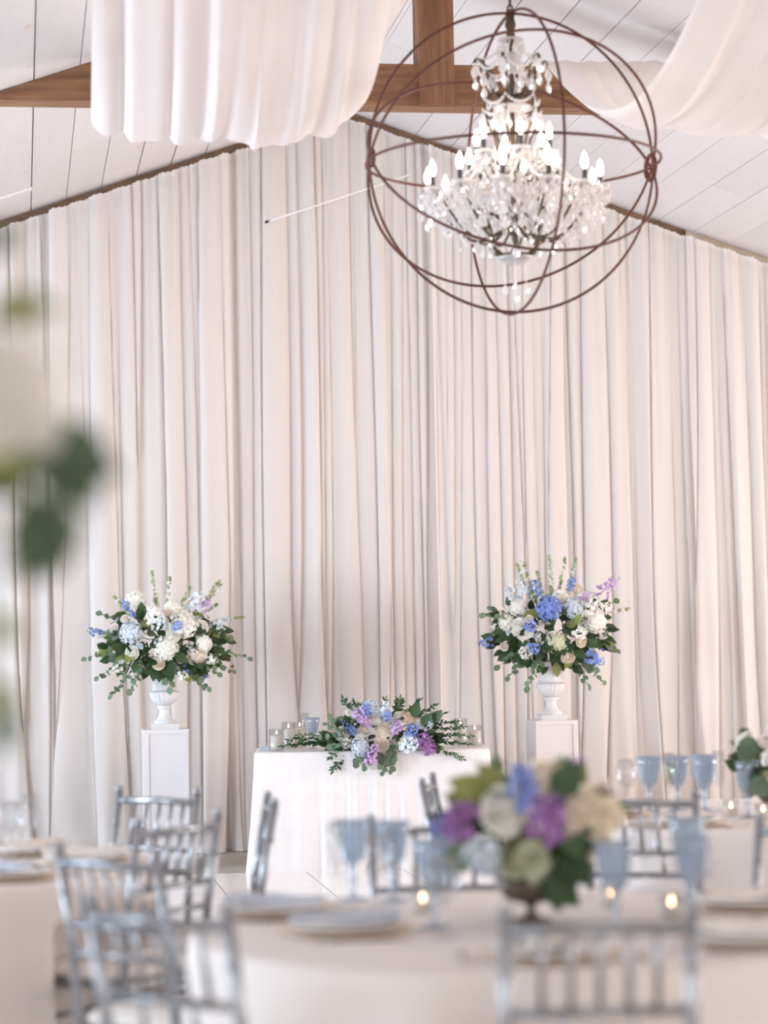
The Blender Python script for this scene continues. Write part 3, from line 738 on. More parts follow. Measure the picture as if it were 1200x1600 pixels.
def glassware(kind, loc, label, group=None, k=1.0, fill=False):
    e = T(empty(GN[kind][0], loc), label, GN[kind][1], group); e.scale = (k, k, k)
    for nm, me in GL[kind].items(): put(nm, me, e)
    if fill: MB().lathe([(0, .101), (.018, .126), (.0213, .165), (.0208, .19), (0, .19)], 14).build('champagne', MT['champagne'], e)
    return e
glassware('flute', hpos(-.415, .04), 'clear champagne flute on the head table beside the blue goblet')
glassware('goblet', hpos(-.365, -.02), 'blue pressed glass goblet on the head table beside the ruscus')
# folded blue napkin at the table end
m = MB(); m.box((0, 0, .006), (.16, .11, .012)); m.box((.005, .005, .016), (.14, .09, .008))
o = m.build('folded_napkin', MT['napkin'], None, hpos(-.62, -.05), smooth=False); T(o, 'folded blue-grey napkin lying flat at the end of the head table', 'napkin'); o.rotation_euler = (0, 0, HA)

# the long low arrangement
b = Bouquet(hpos(.05, -.22), 'long low table arrangement of white roses, blue hydrangea, purple stock and trailing ruscus', 77, HA); rg = b.rg
TA = [('rose', 'wht', -42, 43, .052), ('rose', 'wht', -57, 13, .048), ('rose', 'wht', -5, 34, .050), ('rose', 'cream', 7, 20, .052), ('rose', 'cream', -24, 22, .030), ('rose', 'wht', -30, 13, .037), ('rose', 'wht', 17, 23, .042), ('rose', 'cream', 40, 37, .045), ('rose', 'cream', 48, 32, .036),
      ('rose', 'wht', 60, 30, .050), ('rose', 'wht', 74, 4, .042), ('rose', 'cream', 2, -4, .046), ('rose', 'wht', 30, 38, .034), ('rose', 'blush', 22, 30, .03),
      ('hydrangea', 'palebl', -14, 50, .062), ('spike', 'bluep', -20, 44, .12), ('spike', 'lilac', -30, 36, .13), ('spike', 'lilac', -22, 28, .11), ('spike', 'bluep', 11, 36, .09), ('spike', 'palebl', 8, 44, .12), ('spike', 'bluep', -48, 22, .09),
      ('spike', 'lilac', 22, 16, .12), ('spike', 'lilac', 24, 24, .09), ('hydrangea', 'palebl', -30, -8, .055), ('spike', 'palebl', -34, -2, .10), ('hydrangea', 'bluep', 47, 8, .040), ('spike', 'bluep', 46, 14, .13), ('spike', 'palebl', 42, -6, .15), ('hydrangea', 'palebl', 45, 0, .056),
      ('spike', 'purple', 60, 2, .13), ('spike', 'purple', 66, -5, .13), ('spike', 'purple', 70, -12, .12), ('spike', 'lilac', 73, -16, .08), ('spike', 'lilac', -13, -18, .10), ('spike', 'lilac', -17, -26, .11), ('spike', 'lilac', -9, -8, .09),
      ('spike', 'wht', 34, -4, .10), ('spike', 'wht', 78, 28, .12), ('spike', 'wht', -48, -2, .10), ('spike', 'palebl', 70, 20, .10), ('spike', 'bluep', -40, 16, .08)]
V = 1/247.0
for (kind, mt, px, py, size) in TA:
    x, z = px*V, .05+py*V; e_ = min(.95, (x/.36)**2+((z-.05)/.25)**2); y = -.16*math.sqrt(1-e_)-(.06 if z < .03 else 0)
    b.flower(kind, mt, (x, y, z), (x*1.6, -1, (z-.03)*3+.15), size)
for (px, py, qx, qy, n) in ((-30, 2, -152, -2, 26), (-35, 4, -140, 8, 26), (-30, 6, -125, 14, 24), (-30, 0, -118, 2, 22), (30, 10, 140, 8, 28), (35, 14, 128, 22, 26), (40, 18, 118, 30, 24), (40, 4, 135, -4, 24),
                            (50, 8, 125, -26, 24), (-40, 0, -72, -40, 18), (-45, 0, -78, -22, 14), (-40, 40, -55, 68, 12), (-30, 45, -38, 62, 8), (28, 40, 32, 66, 16), (35, 35, 62, 62, 18), (40, 30, 84, 54, 16), (0, 45, 10, 66, 6), (45, 25, 98, 42, 16)):
    a = Vector((px*V, -.06, .05+py*V)); q = Vector((qx*V, -.10 if qy > -10 else -.19, .05+qy*V)); d = q-a
    b.spray('ruscus', a, d, d.length, int(n*1.7), .056, .02, joined=True, name='ruscus_spray')
for (px, py, qx, qy, n) in ((-40, 10, -82, 30, 5), (-50, 0, -78, -4, 4), (-40, 8, -90, 10, 5), (-20, -2, -36, -30, 7), (-14, 0, -24, -36, 6), (8, 0, 2, -44, 7), (12, 0, 14, -42, 7), (10, 4, 20, -22, 4), (-30, 20, -74, 40, 4), (25, 4, 36, -8, 4)):
    a = Vector((px*V, -.10, .05+py*V)); q = Vector((qx*V, -.22, .05+qy*V)); d = q-a
    b.spray('euca', a, d, d.length, n+2, .062, .02)
for i in range(120):
    x = rg.uniform(-.34, .36); zz = rg.uniform(.0, .2)*(1-(x/.42)**2)
    y = rg.uniform(-.14, .12); b.leaf('salal' if rg.random() < .75 else 'ruscus', (x, y, zz+.01), (x*2+rg.gauss(0, .5), y*3+rg.gauss(-.3, .4), rg.gauss(.3, .4)), (0, -.6, 1), rg.uniform(.06, .10))
for sx, sz in ((.25, .2), (.33, .14), (.40, .16), (-.22, .13)): b.leaf('salal', (sx*.8, -.12, sz), (sx, -.3, .5), (0, -1, .4), .11)
MB().lathe([(.10, 0), (.11, .02), (.11, .05), (.09, .055)], 20).build('tray', MT['white'], b.root, (0, .02, 0))

# ------------------------------------------------------------------ ballroom chairs
def rings_tube(path, rad, n=8, rings=()):
    m = MB(); m.tube(path, rad, n)
    P = [Vector(p) for p in path]
    def at(t):
        k = t*(len(P)-1); i = min(int(k), len(P)-2); return P[i].lerp(P[i+1], k-i)
    for t in rings:
        a, c = at(max(0, t-.006)), at(min(1, t+.006)); m.tube([a, c], rad*1.22, n)
    return m
def make_chair():
    e = empty('ballroom_chair'); s = MT['silver']
    for sx in (-1, 1):
        path = [(sx*.175, -.225, 0), (sx*.182, -.195, .25), (sx*.186, -.185, .44), (sx*.186, -.202, .65), (sx*.186, -.250, .92)]
        mm = rings_tube(path, .0135, 8, (.12, .14, .5, .66, .9)); mm.lathe([(.0135, .92), (.017, .93), (.012, .94), (0, .944)], 8, (sx*.186, -.250, 0))
        mm.build('back_post', s, e)
        rings_tube([(sx*.19, .195, 0), (sx*.19, .185, .44)], .0135, 8, (.1, .13, .5, .53, .88)).build('front_leg', s, e)
        for z in (.15, .27): MB().tube([(sx*.186, .19, z), (sx*.18, -.20, z)], .009, 6).build('stretcher', s, e)
    for z in (.19, .31):
        MB().tube([(-.19, .19, z), (.19, .19, z)], .009, 6).build('stretcher', s, e)
    MB().tube([(-.18, -.203, .20), (.18, -.203, .20)], .009, 6).build('stretcher', s, e)
    rings_tube([(-.186, -.245, .888), (0, -.260, .893), (.186, -.245, .888)], .0125, 8, (.1, .5, .9)).build('crest_rail', s, e)
    MB().tube([(-.186, -.214, .722), (0, -.227, .725), (.186, -.214, .722)], .0105, 8).build('back_rail', s, e)
    MB().tube([(-.186, -.202, .646), (0, -.212, .648), (.186, -.202, .646)], .0105, 8).build('back_rail', s, e)
    for i in range(5):
        x = (i-2)*.058; bow = -.013*(1-(x/.186)**2)
        rings_tube([(x, -.214+bow, .722), (x, -.247+bow, .888)], .0075, 7, (.3, .34, .66, .7)).build('spindle', s, e)
    for i in (-1, 1): MB().tube([(i*.07, -.211, .648), (i*.07, -.225, .722)], .007, 6).build('spindle', s, e)
    m = MB(); w = .205
    m.add([(-w, -.20, .425), (w, -.20, .425), (w, .205, .425), (-w, .205, .425), (-w, -.20, .450), (w, -.20, .450), (w, .205, .450), (-w, .205, .450)],
          [(3, 2, 1, 0), (4, 5, 6, 7), (0, 1, 5, 4), (1, 2, 6, 5), (2, 3, 7, 6), (3, 0, 4, 7)])
    m.build('seat', s, e, smooth=False)
    m = MB(); n = 32; rings = []
    for (g, z) in ((-.012, .451), (0, .462), (0, .480), (-.02, .494), (-.08, .500)):
        rr = []
        for k in range(n):
            a = 2*PI*k/n; c, q = math.cos(a), math.sin(a); r = 1/((abs(c)/(.20+g))**6+(abs(q)/(.19+g))**6)**(1/6); rr.append((r*c, r*q, z))
        rings += rr
    m.add(rings, [(i*n+k, i*n+(k+1) % n, (i+1)*n+(k+1) % n, (i+1)*n+k) for i in range(4) for k in range(n)]+[tuple(range(4*n, 5*n))])
    m.build('cushion', MT['cushion'], e)
    return e
chair_proto = make_chair(); _used = [False]; CH = []
def chair(a, c, label, group, towards):
    """back posts' tops stand at a and c; the chair faces the point towards"""
    a = Vector((*a, 0)); c = Vector((*c, 0)); mid = (a+c)/2; t = (c-a).normalized(); f = Vector((-t.y, t.x, 0))
    if f.dot(Vector((*towards, 0))-mid) < 0: f = -f
    o = copy_tree(chair_proto) if _used[0] else chair_proto; _used[0] = True
    o.location = mid + f*.25; CH.append((mid+f*.25, f)); o.rotation_euler = (0, 0, math.atan2(-f.x, f.y))
    T(o, label, 'chair', group); return o
C1, C2, C3, C4 = (-.35, 8.05), (1.25, 5.95), (2.80, 9.20), (-.75, 2.55)
g1, g2, g3 = 'chairs around the table with the white-rimmed plates', 'chairs around the table with the purple and cream bouquet', 'chairs around the table with the small white bouquet'
chair((.34, 8.86), (.62, 8.58), 'silver ballroom chair standing in front of the pedestal with the mostly white bouquet', g1, C1)
chair((.33, 7.25), (.61, 7.54), 'silver ballroom chair with its back turned half to the dance floor, ivory seat showing', g1, C1)
chair((.818, 7.94), (.832, 8.315), 'silver ballroom chair standing sideways to the head table, before its satin cloth corner', g1, C1)
chair((.10, 6.50), (.33, 6.23), 'silver ballroom chair between the bouquet-free table and the purple bouquet table', g2, C2)
chair((.13, 5.22), (.42, 4.94), 'silver ballroom chair pulled up by the corner of the table with two plates', g2, C2)
chair((.94, 4.72), (1.31, 4.68), 'silver ballroom chair with five spindles, facing the purple bouquet and the head table', g2, C2)
chair((1.02, 7.12), (1.39, 7.10), 'silver ballroom chair with its back to the head table, by the purple bouquet', g2, C2)
chair((2.10, 6.78), (2.36, 6.50), 'silver ballroom chair beside the blue goblets of the purple and cream bouquet table', g2, C2)
chair((1.88, 8.02), (2.22, 7.86), 'silver ballroom chair facing the small white bouquet and the blue goblets beside it', g3, C3)
chair((1.45, 8.79), (1.55, 9.15), 'silver ballroom chair standing sideways to the head table, before its cloth middle', g3, C3)

# ------------------------------------------------------------------ round tables
def round_table(c, r, label, cl, seed):
    h = .742; e = T(empty('round_table', (*c, 0)), label, 'table', 'round banquet tables')
    MB().lathe([(0, h-.03), (r-.006, h-.03), (r, h-.022), (r, h-.006), (r-.006, h), (0, h)], 48).build('tabletop', MT['trim2'], e)
    for k in range(4):
        a = PI/4+k*PI/2; MB().tube([(r*.62*math.cos(a), r*.62*math.sin(a), 0), (r*.55*math.cos(a), r*.55*math.sin(a), h-.03)], .018, 8).build('leg', MT['steel'], e)
    n = 192; rings = []; rg = random.Random(seed); p1, p2 = rg.uniform(0, 6), rg.uniform(0, 6)
    for (q, z) in ((.02, h+.004), (r*.5, h+.004), (r*.97, h+.004), (r+.004, h+.002), (r+.012, h-.010)): rings.append([(q*math.cos(2*PI*k/n), q*math.sin(2*PI*k/n), z) for k in range(n)])
    for t in (.06, .12, .2, .28, .36, .5, .7, .88, 1.0):
        row = []
        for k in range(n):
            a = 2*PI*k/n; w = .5+.5*math.sin(14*a+p1+1.2*math.sin(3*a+p2))
            q = r+.013+t**.8*(.10*w**1.3+.012*math.sin(31*a+p2))*.8
            row.append((q*math.cos(a), q*math.sin(a), (h-.012)*(1-t)+.006))
        rings.append(row)
    vs_ = []
    for rr in rings:
        for (x, y, z) in rr:
            w_ = Vector((x+c[0], y+c[1], 0))
            for (q0, f) in CH:
                dv = w_-q0; ly = dv.dot(f); lx = abs(dv.x*f.y-dv.y*f.x)
                if lx < .29 and -.3 < ly < .235:
                    k_ = min(1, max(0, (.29-lx)/.07))*min(1, max(0, (.66-z)/.12)); w_ = w_+f*((.235-ly)*k_)
            vs_.append((w_.x-c[0], w_.y-c[1], z))
    m = MB().add(vs_, [(i*n+k, (i+1)*n+k, (i+1)*n+(k+1) % n, i*n+(k+1) % n) for i in range(len(rings)-1) for k in range(n)]+[tuple(range(n))])
    o = m.build('tablecloth', MT['cloth'], None, (*c, 0)); T(o, cl, 'tablecloth', 'floor-length ivory round tablecloths')
    return h+.005
TZ = .7475
round_table(C1, .80, 'round table under an ivory cloth, carrying the white-rimmed plates', 'floor-length ivory cloth under the white-rimmed plates and single blue goblet', 1)
round_table(C2, .84, 'round table under an ivory cloth, carrying the purple and cream bouquet', 'floor-length ivory cloth under the purple and cream bouquet', 2)
round_table(C3, .80, 'round table under an ivory cloth, carrying the small white bouquet', 'floor-length ivory cloth under the small white bouquet', 3)
round_table(C4, .76, 'round table under an ivory cloth, carrying the tall flower stand', 'floor-length ivory cloth under the tall flower stand', 4)
PL = dict(charger=MB().lathe([(.10, 0), (.155, .004), (.165, .012), (.162, .014), (.12, .008), (0, .008)], 40).mesh('charger', MT['charger']),
          plate=MB().lathe([(.075, .0085), (.12, .016), (.138, .026), (.136, .028), (.09, .018), (0, .016)], 40).mesh('dinner_plate', MT['china']))
def setting(c, pos, tag_, label, kind):
    """charger, plate, napkin, knife and fork at a place, turned to the table centre c"""
    a = math.atan2(c[1]-pos[1], c[0]-pos[0])-PI/2
    e = T(empty('charger_plate', (*pos, TZ), a), 'beige-rimmed charger '+label, 'charger', 'chargers '+tag_); put('charger', PL['charger'], e)
    e = T(empty('dinner_plate', (*pos, TZ), a), 'white dinner plate '+label, 'plate', 'dinner plates '+tag_); put('plate', PL['plate'], e)
    m = MB(); n = 9
    for j in range(n):
        y = -.14+.28*j/(n-1); w = .045+.02*abs(y)/.14
        for i in range(7):
            x = (i/6-.5)*2*w; m.v.append((x, y, .032+.016*math.cos(x/w*1.5)+.006*math.sin(i*2.1+j)))
    m.f = [(j*7+i, j*7+i+1, (j+1)*7+i+1, (j+1)*7+i) for j in range(n-1) for i in range(6)]
    o = m.build('napkin', MT[kind], None, (*pos, TZ)); o.rotation_euler = (0, 0, a)
    T(o, ('blue-grey' if kind == 'napkin' else 'ivory')+' folded napkin on the plate '+label, 'napkin', 'napkins '+tag_)
    for sx, nm in ((-.20, 'fork'), (.20, 'knife')):
        m = MB(); m.box((sx, 0, .003), (.011 if nm == 'fork' else .015, .20, .004))
        if nm == 'fork':
            for k in range(3): m.box((sx+(k-1)*.007, .115, .003), (.003, .05, .003))
        else: m.box((sx, .11, .003), (.010, .05, .002))
        o = m.build(nm, MT['steel'], None, (*pos, TZ)); o.rotation_euler = (0, 0, a); T(o, 'silver '+nm+' beside the plate '+label, nm, 'flatware '+tag_)
t2 = 'on the purple and cream bouquet table'
setting(C2, (.78, 5.95), t2, 'nearest the pair of goblets, on the centre cloth', 'napkin')
setting(C2, (.66, 6.38), t2, 'next to the flute by the goblet pair', 'napkin')
setting(C2, (1.66, 5.46), t2, 'beside the tall blue goblet and votive', 'ivory_napkin')
setting(C2, (1.88, 6.16), t2, 'before the chair by the blue goblets', 'ivory_napkin')
setting(C2, (1.17, 5.36), t2, 'at the chair facing purple bouquet and head table', 'ivory_napkin')
t1 = 'on the left-hand rose-free table'
t1 = 'on the bouquet-free round table'
setting(C1, (.03, 8.38), t1, 'before the chair by the pedestal', 'ivory_napkin')
setting(C1, (-.05, 7.55), t1, 'before the half-turned chair with ivory seat', 'napkin')
setting(C1, (.20, 8.00), t1, 'beside the chair sideways to the head table', 'ivory_napkin')
t3 = 'on the small white bouquet table'
setting(C3, (2.42, 8.72), t3, 'before the chair backing the small white bouquet', 'ivory_napkin')
setting(C3, (2.98, 8.62), t3, 'beside the votive before the small white bouquet', 'napkin')
setting(C3, (2.26, 9.26), t3, 'at the edge nearest the head table', 'napkin')
gg = 'glassware '
for (x, y, kind, lb, f) in ((.90, 6.66, 'goblet', 'blue goblet of the pair beyond the plate nearest them', 0), (1.00, 6.58, 'goblet', 'blue goblet of the pair, the one beside the lone votive', 0), (.84, 6.55, 'flute', 'clear champagne flute standing by the blue goblet pair', 0), (.94, 6.45, 'wine', 'clear wine glass in front of the blue goblet pair', 0),
                          (1.01, 5.97, 'goblet', 'pale blue goblet beside the purple stock of the large bouquet', 0), (1.42, 5.77, 'goblet', 'blue goblet before the cream roses of the large bouquet', 0), (1.64, 5.86, 'goblet', 'tall blue goblet beyond the ivory napkin plate', 0), (1.78, 6.40, 'goblet', 'blue goblet beside the chair by the votives', 0), (1.70, 5.98, 'wine', 'clear wine glass behind the tall blue goblet', 0),
                          (1.52, 6.46, 'flute', 'clear champagne flute behind the cream roses', 0), (1.00, 5.77, 'wine', 'clear wine glass before the pale blue goblet', 0), (1.72, 6.62, 'wine', 'clear wine glass by the far rim beside the chair', 0)):
    k = 1.12 if kind == 'goblet' else 1.0
    glassware(kind, (x, y, TZ), lb+' on the centre cloth', gg+t2, k)
for (x, y, kind, lb) in ((-.13, 8.10, 'goblet', 'single blue goblet on the bouquet-free round table'), (-.04, 8.18, 'wine', 'clear wine glass beside the single blue goblet'), (-.19, 8.30, 'flute', 'clear champagne flute behind the single blue goblet'), (.02, 8.08, 'flute', 'clear champagne flute before the pale wine glass on the bouquet-free table')):
    glassware(kind, (x, y, TZ), lb, gg+t1)
for (x, y, kind, lb, f) in ((2.47, 9.42, 'goblet', 'blue goblet farthest from the small white bouquet', 0), (2.52, 9.30, 'flute', 'filled champagne flute between the two first blue goblets', 1), (2.58, 9.40, 'goblet', 'blue goblet next to the filled champagne flute', 0), (2.66, 9.28, 'goblet', 'blue goblet with clear glass overlapping it', 0), (2.70, 9.44, 'goblet', 'blue goblet standing behind the overlapped goblet', 0),
                          (2.74, 8.98, 'goblet', 'blue goblet under the leaves of the small white bouquet', 0), (2.40, 9.50, 'wine', 'clear wine glass at the rim by the drapes', 0), (2.74, 9.36, 'flute', 'clear champagne flute beside the small white bouquet', 0)):
    glassware(kind, (x, y, TZ), lb+', small bouquet table', gg+t3, 1.12 if kind == 'goblet' else 1.05, f)
def votive(loc, label):
    e = T(empty('votive_candle', loc), label, 'candle', 'lit votive candles')
    MB().lathe([(.028, 0), (.034, .06), (.032, .06), (.026, .004), (0, .004)], 18).build('glass_cup', MT['clear'], e)
    c = MB().lathe([(.024, .005), (.026, .028), (0, .028)], 16).build('wax', MT['wax'], e)
    MB().lathe([(0, .028), (.005, .034), (.0035, .044), (0, .052)], 8).build('flame', MT['flame'], c)
votive((1.035, 6.30, TZ), 'lit votive candle between the goblet pair and the purple stock')
votive((1.535, 6.28, TZ), 'lit votive candle between the two blue goblets beyond the cream roses')
votive((1.63, 6.02, TZ), 'lit votive candle right behind the tall blue goblet')
votive((2.77, 8.88, TZ), 'lit votive candle below the small white bouquet, brighter one')
votive((2.71, 9.10, TZ), 'lit votive candle behind the brighter one under the white bouquet')
# name card holders / salt cellars by the goblets
def compote(loc, label, k=1.0):
    e = T(empty('compote_vase', loc), label, 'vase'); e.scale = (k, k, k)
    MB().lathe([(.055, 0), (.055, .006), (.02, .014), (.012, .03), (.016, .045)], 24).build('foot', MT['compote'], e)
    MB().lathe([(.016, .045), (.06, .055), (.085, .085), (.092, .11), (.086, .11), (.05, .07), (0, .06)], 28).build('bowl', MT['compote'], e)
    return e
def centrepiece(loc, label, seed, flowers, leaves, rx, ry, rz_, fill=70, ls=.10, fk=('salal', 'salal', 'olive')):
    b = Bouquet(loc, label, seed); rg = b.rg; b.root.scale = (.92, .92, .92)
    for (kind, mt, x, z, size) in flowers:
        e_ = min(.95, (x/rx)**2+(z/rz_)**2); y = -ry*math.sqrt(1-e_); b.flower(kind, mt, (x, y, z), (x/rx, -1, z/rz_+.2), size)
    for (kind, x, y, z, d, size) in leaves: b.leaf(kind, (x, y, z), d, (0, -1, .3), size)
    for i in range(fill):
        z = rg.uniform(-1, .7); a = rg.uniform(0, 2*PI); r = math.sqrt(max(.02, 1-z*z)); d = Vector((r*math.cos(a), r*math.sin(a), z)); k = rg.uniform(.5, .8)
        b.leaf(rg.choice(fk), (d.x*rx*k, d.y*ry*k, d.z*rz_*k), (d.x+rg.gauss(0, .4), d.y+rg.gauss(0, .4), d.z*.6+rg.gauss(0, .3)), (d.x, d.y-.2, d.z+.5), ls*rg.uniform(.7, 1.1))
    for i in range(14):
        a = rg.uniform(0, 2*PI); z = rg.uniform(-.3, .9); r = math.sqrt(1-z*z); d = Vector((r*math.cos(a), abs(r*math.sin(a)), z))
        b.flower('rose', rg.choice(('wht', 'cream')), (d.x*rx*.9, d.y*ry*.9, d.z*rz_*.9), d, .036)
    return b
compote((1.265, 6.02, TZ), 'dark footed compote vase under the purple and cream bouquet', 1.0)
CF = [('spike', 'purple', -.20, -.005, .12), ('spike', 'purple', -.19, .03, .10), ('spike', 'purple', -.005, .01, .13), ('spike', 'purple', .015, .03, .12), ('spike', 'lilac', -.02, .035, .11), ('spike', 'purple', .02, -.02, .10), ('rose', 'wht', -.11, .06, .050), ('rose', 'wht', -.10, .02, .050), ('rose', 'wht', -.125, .03, .04),
      ('spike', 'bluep', -.05, .09, .13), ('spike', 'bluep', -.04, .06, .10), ('spike', 'bluep', -.23, -.01, .10), ('rose', 'cream', .02, .13, .052), ('rose', 'cream', .06, .135, .045), ('rose', 'cream', .12, .05, .055), ('rose', 'cream', .17, .05, .055), ('rose', 'cream', .21, .02, .05), ('rose', 'cream', .10, 0, .05), ('rose', 'cream', .16, -.03, .055), ('rose', 'cream', .12, -.06, .045),
      ('rose', 'pgreen', -.03, -.08, .042), ('rose', 'pgreen', -.07, -.11, .038), ('hydrangea', 'pgreen', 0, -.12, .05), ('spike', 'lilac', .10, .13, .07), ('spike', 'palebl', -.15, -.06, .13), ('hydrangea', 'palebl', -.14, -.09, .05), ('rose', 'blush', .19, .07, .05)]
centrepiece((1.265, 6.02, TZ+.255), 'loose bouquet of purple stock, cream roses and blue delphinium in a footed vase', 51, CF,
            [('olive', -.13, -.10, .07, (-.7, -.2, .35), .13), ('olive', -.10, -.12, .08, (-.5, -.1, .7), .11), ('salal', .03, -.16, .07, (.4, -.2, .5), .13), ('euca', .07, -.1, .13, (.2, 0, 1), .05), ('salal', .09, -.1, .12, (.2, -.1, 1), .06), ('euca', -.09, -.05, .13, (-.3, 0, 1), .05),
             ('salal', -.02, -.12, -.10, (.7, -.3, -.5), .15), ('salal', .10, -.14, -.06, (-.5, -.2, -.7), .15), ('salal', .09, -.13, .0, (-.3, -.2, -.9), .15), ('salal', .02, -.14, -.12, (.2, -.2, -.8), .12), ('salal', .04, -.17, -.06, (.4, -.3, -.5), .14), ('salal', .06, -.17, -.10, (-.2, -.3, -.6), .14), ('salal', 0, -.16, -.14, (.5, -.4, -.4), .13), ('salal', .06, -.17, .02, (.2, -.4, -.8), .13), ('euca', -.2, -.1, -.05, (-.4, -.2, -.8), .09), ('euca', -.05, -.15, .12, (-.3, 0, .8), .045)], .24, .19, .17, 80, .11)
compote((2.87, 9.02, TZ), 'dark footed compote vase under the small white bouquet', .9)
CG = [('rose', 'wht', -.02, .12, .05), ('rose', 'wht', .05, .14, .055), ('rose', 'cream', .08, .06, .055), ('rose', 'wht', -.02, .03, .05), ('rose', 'wht', .12, .10, .05), ('hydrangea', 'wht', .02, -.03, .06), ('rose', 'cream', .10, -.02, .05), ('hydrangea', 'wht', .16, .0, .06), ('rose', 'wht', .17, .14, .05), ('spike', 'wht', -.08, 0, .10), ('rose', 'blush', -.08, .08, .035)]
centrepiece((2.87, 9.02, TZ+.22), 'small white rose bouquet with round eucalyptus leaves in a footed vase', 52, CG,
            [('euca', -.10, -.10, .03, (-1, -.1, .55), .10), ('euca', -.12, -.10, .02, (-.9, -.2, .15), .085), ('salal', -.08, -.12, -.08, (-.5, -.3, -.6), .08), ('salal', -.05, -.13, -.1, (-.1, -.3, -.8), .09), ('salal', .02, -.14, .04, (-.3, -.4, .5), .09), ('salal', .05, -.12, .15, (-.2, -.1, .9), .09), ('salal', .0, -.14, .08, (.5, -.3, .5), .09), ('euca', -.07, -.13, -.09, (-.9, -.3, -.3), .1)], .20, .17, .16, 60, .09)

# ------------------------------------------------------------------ tall flower stand close by
FS = (-.125, 2.63)
e = T(empty('flower_stand', (*FS, TZ)), 'tall slim dark metal flower stand holding the trailing cream rose bouquet', 'flower stand')
MB().lathe([(.11, 0), (.11, .008), (.02, .016), (0, .016)], 28).build('base', MT['compote'], e)
MB().tube([(0, 0, .01), (0, 0, .70)], .010, 10).build('pole', MT['compote'], e)
MB().lathe([(.012, .70), (.07, .715), (.085, .75), (.08, .75), (.05, .72), (0, .71)], 24).build('cup', MT['compote'], e)
b = Bouquet((*FS, 1.693), 'loose bouquet of cream roses and trailing green leaves on the tall stand', 61); rg = b.rg
for (kind, mt, x, z, size) in (('rose', 'wht', .10, .03, .042), ('rose', 'wht', .135, .055, .034), ('rose', 'wht', .10, .08, .036), ('rose', 'wht', .15, .015, .026), ('rose', 'cream', .06, -.01, .046), ('spike', 'lilac', .075, .19, .06), ('rose', 'cream', .05, .1, .045), ('rose', 'wht', -.05, .08, .05), ('rose', 'cream', -.08, 0, .05), ('spike', 'bluep', -.03, .16, .12),
                               ('spike', 'purple', .055, -.24, .08), ('rose', 'wht', .0, .05, .05), ('spike', 'wht', .13, .10, .07), ('hydrangea', 'wht', -.02, -.03, .07), ('rose', 'blush', .07, -.09, .03)):
    b.flower(kind, mt, (x, -.08, z), (x*3, -1, z*2), size)
for (kind, x, y, z, d, n, size) in (('olive', .095, -.08, .135, (1, -.1, .12), (0, -1, .5), .075), ('salal', .14, -.075, .012, (1, 0, -.5), (0, -1, .1), .10), ('salal', .15, -.075, .005, (.6, 0, -.9), (0, -1, 0), .095), ('salal', .135, -.075, -.05, (.25, 0, -1), (.1, -1, 0), .10), ('salal', .15, -.075, -.06, (-.2, 0, -1), (.1, -1, 0), .095), ('olive', .07, -.08, .0, (.7, 0, -.3), (0, -1, .3), .09), ('salal', .06, -.08, -.01, (.5, 0, -.3), (0, -1, .3), .09), ('salal', .15, -.07, -.005, (.9, 0, -.35), (0, -1, .2), .085), ('salal', .17, -.07, .0, (.45, -.1, -1), (.2, -1, .1), .08), ('salal', .155, -.07, -.055, (.2, 0, -1), (.3, -1, 0), .085), ('salal', .165, -.07, -.06, (-.5, 0, -1), (.2, -1, .3), .05),
                                    ('salal', .10, -.07, -.01, (1, 0, -.1), (0, -1, .6), .08), ('brown', .12, -.05, .06, (.8, 0, .4), (0, -1, .4), .05), ('olive', .10, -.05, -.135, (1, 0, .15), (0, -.4, 1), .045), ('olive', .095, -.05, -.18, (.6, 0, -.6), (0, -1, .6), .045), ('salal', .09, -.05, .20, (.5, 0, .6), (0, -1, .6), .05), ('salal', .10, -.05, -.28, (.3, 0, -1), (0, -1, .2), .05), ('olive', .09, -.05, -.25, (.6, 0, -.8), (0, -1, .2), .05)):
    b.leaf(kind, (x, y, z), d, n, size)
m = MB()
m.tube([(0, 0, -.22), (.06, -.04, -.1), (.12, -.07, .0), (.16, -.07, .0)], .003, 5); m.tube([(.15, -.07, 0), (.165, -.07, -.03), (.155, -.07, -.075)], .002, 5); m.tube([(0, 0, -.2), (.05, -.03, 0), (.10, -.08, .135)], .003, 5)
m.tube([(.06, -.04, -.1), (.09, -.05, -.14), (.09, -.05, -.28)], .0025, 5); m.tube([(0, 0, -.24), (.0, 0, .1)], .012, 6)
m.build('stems', MT['stem'], b.root)
for i in range(70):
    z = rg.uniform(-.7, .9); a = rg.uniform(0, 2*PI); r = math.sqrt(1-z*z); d = Vector((r*math.cos(a), r*math.sin(a), z)); k = rg.uniform(.4, .9)
    b.leaf(rg.choice(('salal', 'olive', 'euca')), (d.x*.15*k-.05, d.y*.15*k, d.z*.17*k+.02), (d.x, d.y, d.z+rg.gauss(0, .3)), (d.x, d.y-.3, d.z+.4), rg.uniform(.04, .06))
for i in range(12):
    a = i*.52; b.flower('rose', rg.choice(('cream', 'wht', 'blush')), (-.05+.13*math.cos(a), .12*math.sin(a), .03+.12*math.sin(i*1.7)), (math.cos(a), math.sin(a), .5), .045)

